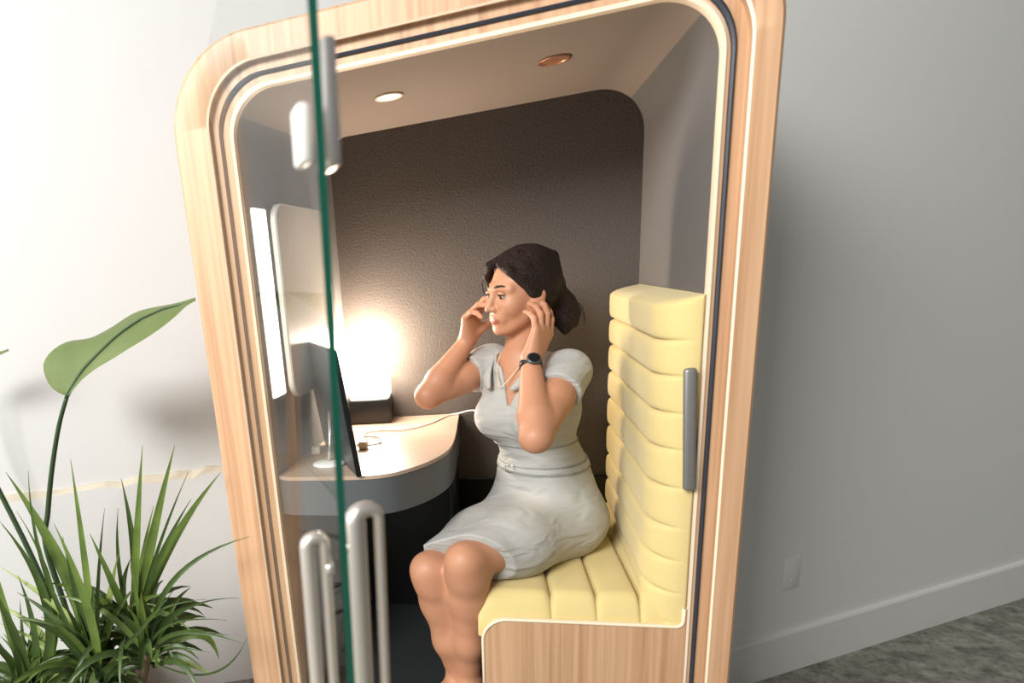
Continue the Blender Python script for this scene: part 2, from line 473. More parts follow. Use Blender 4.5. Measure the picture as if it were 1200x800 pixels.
def u_handle(name, sign, zt, offs, radii):
    pts = []
    a_, b_ = offs
    for z in (0.70, 0.85, 1.0, zt - 0.02): pts.append((a_, z))
    m_ = (a_ + b_) / 2; r = (b_ - a_) / 2
    for k in range(1, 8):
        an = PI - PI * k / 8
        pts.append((m_ + r * math.cos(an), zt - 0.02 + r * 0.9 * math.sin(an)))
    for z in (zt - 0.02, 1.0, 0.85, 0.70): pts.append((b_, z))
    n_ = len(pts)
    P = [dpt(0.952, z, sign * o_) for o_, z in pts]
    rr = [radii[0] + (radii[1] - radii[0]) * min(1, max(0, (i - 3) / 8)) for i in range(n_)]
    h = tube(name, P, rr, PALEMETAL, gd, 14)
    for z in (zt - 0.05, 0.76):
        v_, f_ = tube_geo([dpt(0.952, z, sign * 0.006), dpt(0.952, z, sign * (a_ + 0.001))], 0.008, 12)
        mesh('standoff', v_, f_, PALEMETAL, h, True)
u_handle('inner_handle', 1, 1.205, (0.022, 0.050), (0.0125, 0.006))
u_handle('outer_handle', -1, 1.185, (0.014, 0.034), (0.006, 0.0085))

# ------------------------------------------------------------------ bench
bench = thing('bench', 'built-in oak bench with mustard channel-tufted seat and high backrest', 'bench', (0.88, 0.35, FZ))
def front_panel():
    y0, y1 = 0.012, 0.030
    pts = [(0.650, FZ + 0.001)]
    x0, zt, r = 0.650, 0.573, 0.062
    for k in range(13):
        a = PI - 0.5 * PI * k / 12
        pts.append((x0 + r + r * math.cos(a), zt - r + r * math.sin(a)))
    for k in range(7):
        a = -0.5 * PI + 0.5 * PI * k / 6
        pts.append((1.086 + 0.016 * math.cos(a), zt - 0.002 + 0.016 + 0.016 * math.sin(a)))
    pts += [(1.102, 0.62), (1.1075, 0.62), (1.1075, FZ + 0.001)]
    bm = bmesh.new()
    fr = [bm.verts.new((x, y0 + 0.003, z)) for x, z in pts]; bk = [bm.verts.new((x, y1, z)) for x, z in pts]
    # pale rounded plywood lip just in front of the veneer outline
    bm.faces.new(fr); bm.faces.new(bk[::-1])
    n = len(pts)
    for k in range(n):
        fc = bm.faces.new((fr[k], bk[k], bk[(k + 1) % n], fr[(k + 1) % n])); fc.material_index = 1
    o = bmobj('front_panel', bm, [OAK, PLY], bench)
    path = [Vector((x, 0.016, z)) for x, z in pts[1:-2]]
    path = [Vector((0.650, 0.016, FZ + 0.003))] + path
    v_, f_ = tube_geo(path, 0.0042, 8)
    mesh('edge_banding', v_, f_, PLY, o, True)
front_panel()
def edge(t, r):
    if t <= 0: return 0.0
    if t >= r: return 1.0
    return math.sqrt(max(0.0, 1 - (1 - t / r) ** 2))
def grid_surface(name, fn, us, vs, mat, parent, base):
    """fn(u, v) -> point; closed with the base function so the cushion is solid."""
    nu, nv = len(us), len(vs)
    v = [fn(u, w) for u in us for w in vs] + [base(u, w) for u in us for w in vs]
    off = nu * nv
    f = []
    for i in range(nu - 1):
        for j in range(nv - 1):
            a_ = i * nv + j
            f.append((a_, a_ + nv, a_ + nv + 1, a_ + 1)); f.append((off + a_, off + a_ + 1, off + a_ + nv + 1, off + a_ + nv))
    for i in range(nu - 1):
        for j in (0, nv - 1):
            a_ = i * nv + j; f.append((a_, a_ + nv, off + a_ + nv, off + a_))
    for j in range(nv - 1):
        for i in (0, nu - 1):
            a_ = i * nv + j; f.append((a_, a_ + 1, off + a_ + 1, off + a_))
    return mesh(name, v, f, mat, parent, True)
def dense(a_, b_, n, edges=()):
    xs = [a_ + (b_ - a_) * i / n for i in range(n + 1)]
    for e_, w in edges:
        for k in range(12): xs.append(e_ + w * (k / 11.0) ** 2)
    return sorted(set(round(x, 5) for x in xs if a_ <= x <= b_))
SX = [0.622, 0.818, 0.922, 1.018, 1.110]
def groove(x, lims):
    for i in range(len(lims) - 1):
        if lims[i] <= x <= lims[i + 1]:
            t = abs(2 * (x - lims[i]) / (lims[i + 1] - lims[i]) - 1)
            return 0.75 * t ** 14 + 0.25 * t ** 3, i
    return 1.0, 0
def seat_fn(x, y):
    g, i = groove(x, SX)
    e1 = edge(x - 0.622, 0.06); e2 = edge(y - 0.026, 0.05); e3 = edge(0.696 - y, 0.02)
    z = 0.522 + 0.111 * e1 * e2 * e3
    return (x + 0.036 * (1 - e1) ** 2, y, z - 0.026 * g * min(1, e2 + 0.3))
seat = grid_surface('seat_cushion', seat_fn, dense(0.622, 1.085, 220, ((0.622, 0.03),)), dense(0.026, 0.696, 60, ((0.026, 0.06),)), MUSTARD, bench, lambda x, y: (max(x, 0.652), y, 0.520))
BZ = [0.50, 0.577, 0.655, 0.737, 0.818, 0.913, 1.001, 1.083, 1.164, 1.240, 1.332]
def rwall(y): return 1.1065 + 0.0165 * max(0, y - 0.034) / (D - 0.034)
def back_fn(z, y):
    g, i = groove(z, BZ)
    e1 = edge(1.332 - z, 0.022); e2 = edge(y - 0.018, 0.10); e3 = edge(0.69 - y, 0.03)
    T = 0.080 * e1 * (0.05 + 0.95 * e2) * (0.2 + 0.8 * e3)
    return (rwall(y) - 0.001 - T * 1.0 + 0.020 * g * e2 * (0.3 + 0.7 * e3), y, z)
back = grid_surface('backrest_cushion', back_fn, dense(0.50, 1.332, 300, ((1.332, -0.03),)), dense(0.018, 0.69, 60, ((0.018, 0.06), (0.69, -0.04))), MUSTARD, bench, lambda z, y: (rwall(y) - 0.0008, y, z))
box('base', (0.668, 0.032, FZ + 0.001), (1.10, 0.69, 0.484), DARKFLOOR, bench)

# ------------------------------------------------------------------ desk
desk = thing('desk', 'built-in beige desk with thick grey edge and rounded corner', 'desk', (0.38, 0.36, FZ))
def desk_outline(i=0.0):
    pts = [(LX(0.04) + 0.0015, 0.036)]
    P = smooth_path([(0.30, 0.016, 0), (0.36, 0.016, 0), (0.414, 0.024, 0), (0.464, 0.052, 0), (0.523, 0.120, 0), (0.563, 0.202, 0), (0.581, 0.280, 0), (0.588, 0.40, 0), (0.590, 0.55, 0), (0.592, 0.698, 0)], 6)
    P = [(p.x, max(p.y, 0.036) if p.x < 0.15 else p.y) for p in P]
    pts = [(LX(0.04) + 0.0015, 0.036), (0.175, 0.022)] + P
    pts.append((LX(0.698) + 0.0015, 0.698))
    return pts
def desk_mesh():
    pts = desk_outline()
    n = len(pts)
    def slab_(name, z0, z1, mat, inset):
        c = Vector((0.36, 0.4))
        q = [Vector(p) + (c - Vector(p)).normalized() * inset if 0 < i < n - 2 else Vector(p) for i, p in enumerate(pts)]
        v = [(p.x, p.y, z0) for p in q] + [(p.x, p.y, z1) for p in q]
        f = [tuple(range(n)), tuple(range(n, 2 * n))] + [(k, (k + 1) % n, n + (k + 1) % n, n + k) for k in range(n)]
        bm = bmesh.new(); bv = [bm.verts.new(p) for p in v]
        for q_ in f: bm.faces.new([bv[k] for k in q_])
        return bmobj(name, bm, mat, desk, True, 30)
    slab_('desktop', 0.955, 0.965, DESKTOP, 0.0)
    slab_('edge_band', 0.858, 0.9548, DESKEDGE, 0.002)
desk_mesh()
box('support_panel', (0.560, 0.44, FZ + 0.001), (0.582, 0.686, 0.857), BLACK, desk, 0.003, 2)

# lamp
lamp = thing('desk_lamp', 'small black box lamp with glowing white shade on the desk', 'lamp', (0.303, 0.645, 0.965))
box('lamp_base', (0.232, 0.600, 0.9655), (0.374, 0.690, 1.050), BLACK, lamp, 0.008, 3)
box('lamp_shade', (0.236, 0.604, 1.0505), (0.370, 0.686, 1.132), WARMGLOW, lamp, 0.012, 3)
# computer screen seen from behind
mon = thing('computer_monitor', 'thin dark computer screen seen from behind at the desk front', 'monitor', (0.285, 0.19, 0.965))
mu = Vector((-0.42, 0.91, 0)).normalized(); mv = Vector((-0.032, -0.015, 0.32)); mh = mv.length; mv.normalize(); mn = mu.cross(mv).normalized()
M0 = Vector((0.366, 0.005, 0.9665))
MM = Matrix(((mu.x, mn.x, mv.x, M0.x), (mu.y, mn.y, mv.y, M0.y), (mu.z, mn.z, mv.z, M0.z), (0, 0, 0, 1)))
side = 1 if mn.dot(Vector((1, 0.4, 0))) > 0 else -1          # the screen faces the sitter
lo, hi = (0.0, 0.012)
box('housing', (0, -0.006, 0.0), (0.385, 0.006, mh), DARKGREY, mon, 0.004, 3, MM)
box('bezel', (-0.0012, -0.0068, -0.0002), (0.006, 0.0068, mh + 0.001), BLACK, mon, 0.001, 1, MM)
box('screen', (0.012, side * 0.0061, 0.012), (0.373, side * 0.0066, mh - 0.012), BLACK, mon, 0, 2, MM)
bs = Vector((0.262, 0.125, 0.9655))
v_, f_ = [], []
n = 28
for (r, z) in ((0.044, 0.0), (0.046, 0.004), (0.040, 0.009), (0.012, 0.012)):
    for k in range(n): v_.append((bs.x + r * math.cos(2 * PI * k / n), bs.y + r * 0.8 * math.sin(2 * PI * k / n), bs.z + z))
for i in range(3):
    for k in range(n): f_.append((i * n + k, i * n + (k + 1) % n, (i + 1) * n + (k + 1) % n, (i + 1) * n + k))
f_.append(tuple(range(n))); f_.append(tuple(3 * n + k for k in range(n)))
mesh('stand_foot', v_, f_, WHITE, mon, True)
tube('stand_neck', [bs + Vector((0, 0, 0.010)), bs + Vector((0.006, 0.012, 0.06)), M0 + mu * 0.19 + mv * 0.14 - mn * side * 0.007], 0.006, STEEL, mon)
# board and light panel on the left wall
Mb = Matrix.Translation((LX(0.40) + 0.002, 0.40, 0)) @ Matrix.Rotation(-math.atan((0.222 - 0.141) / (D - 0.034)), 4, 'Z')
def rounded_panel(name, y0, y1, z0, z1, x0, x1, r, mats, parent, rim=0.004):
    def loop(x, i):
        pts = []
        for (cy, cz, a0) in ((y0 + r, z0 + r, PI), (y1 - r, z0 + r, 1.5 * PI), (y1 - r, z1 - r, 0), (y0 + r, z1 - r, 0.5 * PI)):
            for k in range(9):
                a = a0 + 0.5 * PI * k / 8
                pts.append(Mb @ Vector((x, cy + (r - i) * math.cos(a), cz + (r - i) * math.sin(a))))
        return pts
    loops = [loop(x0, 0), loop(x1 - rim, 0), loop(x1, rim)]
    n = 36
    bm = bmesh.new(); bv = [[bm.verts.new(p) for p in l] for l in loops]
    for i in range(2):
        for k in range(n):
            fc = bm.faces.new((bv[i][k], bv[i][(k + 1) % n], bv[i + 1][(k + 1) % n], bv[i + 1][k])); fc.material_index = 1 if len(mats) > 1 else 0
    bm.faces.new(bv[2]); bm.faces.new(bv[0][::-1])
    return bmobj(name, bm, mats, parent, True, 40)
wb = rounded_panel('wall_board', -0.265, 0.12, 1.150, 1.650, 0.014, 0.030, 0.05, [BOARD, WHITE], None)
tag(wb, "beige rounded board with white rim on the booth's left wall", 'board')
lp = thing('light_panel', "tall glowing white light strip on the booth's left wall", 'light', (0.15, 0.08, 1.2))
rounded_panel('diffuser', -0.350, -0.275, 1.17, 1.635, 0.003, 0.010, 0.006, [STRIPGLOW], lp, 0.002)
rounded_panel('backplate', -0.352, -0.273, 1.168, 1.637, 0.000, 0.003, 0.006, [WHITE], lp, 0.001)
# adapters and cable
ad = thing('power_adapter', 'small cream plug adapter on the desk right of the screen', 'adapter', (0.332, 0.285, 0.965))
box('adapter_body', (0.318, 0.272, 0.9655), (0.344, 0.298, 0.988), CREAM, ad, 0.004, 2)
box('adapter_prong', (0.313, 0.276, 0.974), (0.318, 0.280, 0.982), STEEL, ad)
box('adapter_prong', (0.313, 0.290, 0.974), (0.318, 0.294, 0.982), STEEL, ad)
ad2 = thing('power_adapter', 'small cream plug adapter on the desk left of the screen', 'adapter', (0.21, 0.16, 0.965))
box('adapter_body', (0.185, 0.235, 0.9655), (0.212, 0.262, 0.988), CREAM, ad2, 0.004, 2)
cb = tube('charging_cable', smooth_path([(0.344, 0.285, 0.974), (0.372, 0.33, 0.9685), (0.36, 0.40, 0.9685), (0.315, 0.42, 0.9685), (0.31, 0.47, 0.9685), (0.36, 0.49, 0.9685), (0.425, 0.48, 0.9685), (0.50, 0.55, 0.9685), (0.555, 0.66, 0.9685), (0.588, 0.675, 0.970), (0.64, 0.64, 0.985), (0.70, 0.60, 0.97), (0.76, 0.585, 0.90)], 8), 0.0026, WHITE, None, 8)
tag(cb, 'thin white cable running across the desk to the woman', 'cable')

# ------------------------------------------------------------------ signed distance modelling
class Vol:
    def __init__(s, lo, hi, h):
        s.lo = np.array(lo, np.float32); s.h = h
        s.n = [int(math.ceil((hi[i] - lo[i]) / h)) + 1 for i in range(3)]
        s.f = np.full(s.n, 0.2, np.float32)
    def win(s, lo, hi):
        a = [max(0, int((lo[i] - s.lo[i]) / s.h)) for i in range(3)]
        b = [min(s.n[i], int((hi[i] - s.lo[i]) / s.h) + 2) for i in range(3)]
        sl = tuple(slice(a[i], max(a[i], b[i])) for i in range(3))
        ax = [s.lo[i] + s.h * np.arange(sl[i].start, sl[i].stop, dtype=np.float32) for i in range(3)]
        return sl, ax[0][:, None, None], ax[1][None, :, None], ax[2][None, None, :]
    def put(s, sl, d, k, op):
        g = s.f[sl]
        if op == 'u':
            if k > 0:
                hh = np.maximum(k - np.abs(g - d), 0) / k
                s.f[sl] = np.minimum(g, d) - hh * hh * k * 0.25
            else: s.f[sl] = np.minimum(g, d)
        else:
            d = -d
            if k > 0:
                hh = np.maximum(k - np.abs(g - d), 0) / k
                s.f[sl] = np.maximum(g, d) + hh * hh * k * 0.25
            else: s.f[sl] = np.maximum(g, d)
    def cone(s, a, b, ra, rb, k=0.01, op='u'):
        a = np.array(a, np.float32); b = np.array(b, np.float32)
        r = max(ra, rb) + k + 0.03
        sl, X, Y, Z = s.win(np.minimum(a, b) - r, np.maximum(a, b) + r)
        ab = b - a; L2 = float(ab @ ab) + 1e-12
        t = np.clip(((X - a[0]) * ab[0] + (Y - a[1]) * ab[1] + (Z - a[2]) * ab[2]) / L2, 0, 1)
        d = np.sqrt((X - a[0] - t * ab[0]) ** 2 + (Y - a[1] - t * ab[1]) ** 2 + (Z - a[2] - t * ab[2]) ** 2) - (ra + t * (rb - ra))
        s.put(sl, d, k, op)
    def ell(s, c, rad, F=(1, 0, 0), L=(0, 1, 0), U=(0, 0, 1), k=0.01, op='u'):
        c = np.array(c, np.float32); r = max(rad) + k + 0.03
        sl, X, Y, Z = s.win(c - r, c + r)
        X = X - c[0]; Y = Y - c[1]; Z = Z - c[2]
        q = [(X * A_[0] + Y * A_[1] + Z * A_[2]) for A_ in (F, L, U)]
        k0 = np.sqrt((q[0] / rad[0]) ** 2 + (q[1] / rad[1]) ** 2 + (q[2] / rad[2]) ** 2)
        k1 = np.sqrt((q[0] / rad[0] ** 2) ** 2 + (q[1] / rad[1] ** 2) ** 2 + (q[2] / rad[2] ** 2) ** 2) + 1e-9
        s.put(sl, k0 * (k0 - 1) / k1, k, op)
    def chain(s, pts, rad, k=0.01):
        for i in range(len(pts) - 1): s.cone(pts[i], pts[i + 1], rad[i], rad[i + 1], k)
    def half(s, p, n, k=0.004):
        """keep the side where (x-p).n <= 0"""
        sl, X, Y, Z = s.win(s.lo, s.lo + np.array(s.n) * s.h)
        d = (X - p[0]) * n[0] + (Y - p[1]) * n[1] + (Z - p[2]) * n[2]
        s.put(sl, -d, k, 's')
    def mesh(s):
        f = s.f; h = s.h
        ins = f < 0
        nx, ny, nz = f.shape
        cnt = np.zeros((nx - 1, ny - 1, nz - 1), np.int8)
        for dx in (0, 1):
            for dy in (0, 1):
                for dz in (0, 1): cnt += ins[dx:nx - 1 + dx, dy:ny - 1 + dy, dz:nz - 1 + dz]
        act = (cnt > 0) & (cnt < 8)
        I = np.argwhere(act)
        idx = np.full(act.shape, -1, np.int32); idx[act] = np.arange(len(I))
        acc = np.zeros((len(I), 3), np.float64); num = np.zeros(len(I))
        cor = np.array([(a, b, c) for a in (0, 1) for b in (0, 1) for c in (0, 1)])
        val = [f[I[:, 0] + c[0], I[:, 1] + c[1], I[:, 2] + c[2]].astype(np.float64) for c in cor]
        for i in range(8):
            for j in range(i + 1, 8):
                if np.abs(cor[i] - cor[j]).sum() != 1: continue
                m = (val[i] < 0) != (val[j] < 0)
                t = np.where(m, val[i] / np.where(m, val[i] - val[j], 1), 0)
                acc += m[:, None] * (cor[i][None] + t[:, None] * (cor[j] - cor[i])[None]); num += m
        V = s.lo + h * (I + acc / np.maximum(num, 1)[:, None])
        quads = []
        def q(edge, a, b):
            e = np.argwhere(edge)
            return e
        # x edges
        for ax in range(3):
            o1, o2 = [(1, 2), (2, 0), (0, 1)][ax]
            sA = [slice(1, -1)] * 3; sA[ax] = slice(0, -1)
            sB = list(sA); sB[ax] = slice(1, None)
            ea = ins[tuple(sA)]; eb = ins[tuple(sB)]
            e = np.argwhere(ea != eb)
            if len(e) == 0: continue
            flip = ea[e[:, 0], e[:, 1], e[:, 2]]
            base = e.copy()
            for i in range(3):
                if i != ax: base[:, i] += 1
            u1 = np.zeros(3, int); u1[o1] = 1; u2 = np.zeros(3, int); u2[o2] = 1
            c = [base - u1 - u2, base - u2, base, base - u1]
            ids = np.stack([idx[k_[:, 0], k_[:, 1], k_[:, 2]] for k_ in c], 1)
            ids[~flip] = ids[~flip][:, ::-1]
            quads.append(ids)
        return V, np.concatenate(quads)

def sdf_obj(name, vol, mats, parent=None, mi=None, relax=2):
    V, Q = vol.mesh()
    # a couple of smoothing passes over the quad edges
    E1 = np.concatenate([Q[:, [0, 1]], Q[:, [1, 2]], Q[:, [2, 3]], Q[:, [3, 0]]])
    for it in range(relax):
        acc = np.zeros_like(V); num = np.zeros(len(V))
        for c in range(3):
            acc[:, c] = np.bincount(E1[:, 0], V[E1[:, 1], c], len(V)) + np.bincount(E1[:, 1], V[E1[:, 0], c], len(V))
        num = np.bincount(E1[:, 0], minlength=len(V)) + np.bincount(E1[:, 1], minlength=len(V))
        V = V * 0.5 + 0.5 * acc / np.maximum(num, 1)[:, None]
    me = bpy.data.meshes.new(name)
    me.vertices.add(len(V)); me.vertices.foreach_set('co', V.astype(np.float32).ravel())
    me.loops.add(Q.size); me.loops.foreach_set('vertex_index', Q.astype(np.int32).ravel())
    me.polygons.add(len(Q)); me.polygons.foreach_set('loop_start', np.arange(0, Q.size, 4, dtype=np.int32))
    me.polygons.foreach_set('use_smooth', np.ones(len(Q), bool))
    if mi is not None:
        cen = V[Q].mean(1)
        me.polygons.foreach_set('material_index', mi(cen).astype(np.int32))
    me.update(); me.validate()
    return link(name, me, mats, parent)

# ------------------------------------------------------------------ woman
def V3(*a): return np.array(a, float)
def nrm(v): return v / np.linalg.norm(v)
UP = V3(0, 0, 1)
TF = nrm(V3(-0.60, -0.80, 0)); TL = np.cross(UP, TF)          # torso forward / her left
PEL = V3(0.842, 0.405, 0.715); WAI = V3(0.826, 0.400, 0.870); CHE = V3(0.795, 0.378, 1.045); NEB = V3(0.772, 0.383, 1.188)
SHL = V3(0.880, 0.285, 1.150); SHR = V3(0.694, 0.480, 1.158)
ELL = V3(0.785, 0.060, 1.036); WRL = V3(0.786, 0.220, 1.192)
ELR = V3(0.520, 0.335, 1.100); WRR = V3(0.6325, 0.430, 1.236)
HIL = V3(0.880, 0.330, 0.705); HIR = V3(0.775, 0.430, 0.705)
KNL = V3(0.613, 0.050, 0.716); KNR = V3(0.517, 0.112, 0.660)
ANL = V3(0.612, 0.135, 0.330); ANR = V3(0.572, 0.165, 0.322)
HC = V3(0.774, 0.352, 1.366)                                  # head centre
HF = nrm(V3(-0.86, -0.50, -0.10)); HL = nrm(np.cross(UP, HF)); HU = np.cross(HF, HL)
_t = math.radians(-4); HL, HU = HL * math.cos(_t) + HU * math.sin(_t), HU * math.cos(_t) - HL * math.sin(_t)
HS = 0.93
def hp(f, l, u): return HC + HS * (HF * f + HL * l + HU * u)

woman = thing('person', 'woman in a light grey dress sitting on the mustard bench, hands at her ears', 'person', (0.80, 0.36, FZ))
H_ = 0.0028

def torso(v, g):
    """the trunk, shared by the body and (inflated by g) the dress"""
    v.ell(PEL + TF * -0.01, (0.120 + g, 0.158 + g, 0.095 + g), TF, TL, UP, 0.03)
    v.ell((PEL + WAI) / 2, (0.098 + g, 0.138 + g, 0.10 + g), TF, TL, UP, 0.05)
    v.ell(WAI, (0.086 + g, 0.116 + g, 0.11 + g), TF, TL, UP, 0.05)
    v.ell(CHE, (0.092 + g, 0.134 + g, 0.14 + g), TF, TL, UP, 0.05)
    for s in (1, -1):
        v.ell(CHE + TF * 0.064 + TL * s * 0.062 + UP * -0.022, (0.054 + g, 0.058 + g, 0.056 + g), TF, TL, UP, 0.035)
    v.cone(SHL - UP * 0.006, NEB - UP * 0.035, 0.040 + g, 0.05 + g, 0.03)
    v.cone(SHR - UP * 0.006, NEB - UP * 0.035, 0.040 + g, 0.05 + g, 0.03)
def hand(v, W, d, n, s, curl, spread, thumb, sc=1.0):
    """W wrist, d wrist->knuckles, n palm-side normal, s thumb side."""
    d = nrm(np.array(d, float)); n = np.array(n, float); n = nrm(n - d * (n @ d))
    s0 = np.cross(d, n); s0 = s0 if s0 @ np.array(s, float) > 0 else -s0
    out = []
    names = ((0.030, 0.086, 0.0092, (0.041, 0.024, 0.020)), (0.010, 0.090, 0.0094, (0.045, 0.028, 0.022)), (-0.011, 0.085, 0.0090, (0.041, 0.026, 0.021)), (-0.030, 0.076, 0.0080, (0.032, 0.019, 0.018)))
    for i, (off, kn, r, ph) in enumerate(names):
        base = W + d * 0.012 * sc + s0 * off * 0.45 * sc
        K = W + d * kn * sc + s0 * off * sc - n * 0.004
        v.cone(base, K, 0.0165 * sc, r * 1.22 * sc, 0.016)
        fd = nrm(d + s0 * spread[i]); a = 0; P = K
        fn = nrm(n - fd * (n @ fd))
        for j, L_ in enumerate(ph):
            a += math.radians(curl[i][j])
            dd = fd * math.cos(a) + fn * math.sin(a)
            Q = P + dd * L_ * sc
            v.cone(P, Q, r * (1.0 - 0.08 * j) * sc, r * (0.93 - 0.09 * j) * sc, 0.0035)
            P = Q
        out.append(P)
    # thenar pad and thumb
    T0 = W + d * 0.022 * sc + s0 * 0.020 * sc + n * 0.006
    T1 = T0 + nrm(d * thumb[0][0] + s0 * thumb[0][1] + n * thumb[0][2]) * 0.040 * sc
    T2 = T1 + nrm(d * thumb[1][0] + s0 * thumb[1][1] + n * thumb[1][2]) * 0.032 * sc
    T3 = T2 + nrm(d * thumb[2][0] + s0 * thumb[2][1] + n * thumb[2][2]) * 0.026 * sc
    v.cone(T0, T1, 0.0165 * sc, 0.0115 * sc, 0.010); v.cone(T1, T2, 0.0105 * sc, 0.0095 * sc, 0.004); v.cone(T2, T3, 0.0095 * sc, 0.0078 * sc, 0.003)
    out.append(T3)
    return out

body = Vol((0.46, -0.06, FZ + 0.005), (1.04, 0.60, 1.49), H_)
torso(body, 0.0)
# neck
body.cone(NEB - UP * 0.02 - TF * 0.005, hp(-0.022, 0, -0.060), 0.052, 0.047, 0.02)
# skull and face
body.ell(hp(-0.014, 0, 0.030), (0.088 * HS, 0.074 * HS, 0.082 * HS), HF, HL, HU, 0.02)
body.ell(hp(0.028, 0, -0.022), (0.064 * HS, 0.063 * HS, 0.088 * HS), HF, HL, HU, 0.02)
for s in (1, -1):
    body.cone(hp(-0.005, s * 0.056, -0.045), hp(0.058, s * 0.016, -0.094), 0.020, 0.017, 0.02)
    body.ell(hp(0.058, s * 0.036, -0.028), (0.026, 0.024, 0.026), HF, HL, HU, 0.02)
    body.cone(hp(0.082, s * 0.012, 0.022), hp(0.066, s * 0.046, 0.018), 0.010, 0.009, 0.014)
body.ell(hp(0.076, 0, -0.096), (0.017, 0.019, 0.016), HF, HL, HU, 0.018)
# eye sockets
for s in (1, -1):
    body.ell(hp(0.099, s * 0.030, 0.001), (0.016, 0.019, 0.012), HF, HL, HU, 0.012, 's')
# nose
body.cone(hp(0.088, 0, 0.008), hp(0.108, 0, -0.030), 0.0075, 0.0095, 0.010)
for s in (1, -1):
    body.ell(hp(0.097, s * 0.0105, -0.034), (0.010, 0.0075, 0.0075), HF, HL, HU, 0.005)
# mouth
body.ell(hp(0.078, 0, -0.062), (0.019, 0.030, 0.022), HF, HL, HU, 0.014)
for s in (1, -1):
    body.cone(hp(0.0965, s * 0.004, -0.0585), hp(0.086, s * 0.023, -0.063), 0.0045, 0.0025, 0.004)
    body.cone(hp(0.0955, s * 0.004, -0.0695), hp(0.086, s * 0.022, -0.0645), 0.0053, 0.0025, 0.004)
body.cone(hp(0.105, -0.016, -0.0640), hp(0.105, 0.016, -0.0640), 0.0065, 0.0065, 0.002, 's')
# ears
for s in (1, -1):
    body.ell(hp(-0.004, s * 0.075, -0.008), (0.018, 0.008, 0.031), nrm(HF - HL * s * 0.4), nrm(HL * s + HF * 0.4), HU, 0.006)
# arms
for sh, el, wr in ((SHL, ELL, WRL), (SHR, ELR, WRR)):
    m_ = sh + (el - sh) * 0.45
    body.chain([sh, m_, el], [0.050, 0.045, 0.036], 0.012)
    f_ = el + (wr - el) * 0.28
    body.chain([el, f_, wr], [0.036, 0.039, 0.0235], 0.010)
    body.ell(el, (0.034, 0.034, 0.034), k=0.01)
# hands
dl_ = hp(-0.034, 0.098, 0.002) - WRL
tipsL = hand(body, WRL, dl_ + V3(0.01, 0.0, 0.01), HL * -1.0 + HF * 0.35, -HF, ((14, 18, 14), (16, 20, 16), (20, 26, 20), (24, 30, 22)), (0.02, 0.0, -0.05, -0.12), ((0.8, 0.45, 0.35), (0.85, 0.1, 0.5), (0.9, -0.1, 0.4)), 0.98)
dr_ = hp(0.066, -0.085, -0.040) - WRR
tipsR = hand(body, WRR, dr_ + V3(-0.022, -0.0, 0.028), HL * 0.9 + HF * -0.35, -HF, ((26, 34, 24), (30, 38, 28), (34, 42, 30), (38, 44, 30)), (0.10, 0.03, -0.05, -0.12), ((0.55, 0.7, 0.3), (0.8, 0.45, 0.4), (0.9, 0.1, 0.4)), 0.98)
# legs
for hi, kn, an, sx in ((HIL, KNL, ANL, 1), (HIR, KNR, ANR, -1)):
    body.chain([hi, hi + (kn - hi) * 0.5, kn], [0.082, 0.068, 0.042], 0.03)
    body.ell(kn + V3(-0.006, -0.008, 0.0), (0.034, 0.034, 0.042), k=0.03)
    ca = kn + (an - kn) * 0.32 + V3(0.004, 0.016, 0)
    body.chain([kn, kn + (an - kn) * 0.12 + V3(0.004, 0.004, 0), ca, kn + (an - kn) * 0.7, an], [0.046, 0.0495, 0.053, 0.040, 0.031], 0.03)
    body.ell(an + V3(0.004, 0.004, -0.02), (0.032, 0.032, 0.03), k=0.015)
    toe = nrm(V3(-0.62, -0.78, 0)) 
    body.cone(an + V3(0, 0, -0.045) - toe * 0.01, an + toe * 0.135 + V3(0, 0, -0.062), 0.030, 0.022, 0.02)
    body.cone(an + V3(0, 0, -0.050) - toe * 0.03, an + V3(0, 0, -0.048), 0.028, 0.03, 0.01)
def lipmask(c):
    q = c - HC; f = q @ HF; l = q @ HL; u = q @ HU
    m = (f > 0.080) & (np.abs(l) < 0.0235) & (np.abs(u + 0.0642) < 0.0105 * (1 - (l / 0.027) ** 2))
    return m.astype(int)
sdf_obj('body', body, [SKIN, LIPM], woman, lipmask, 1)
del body
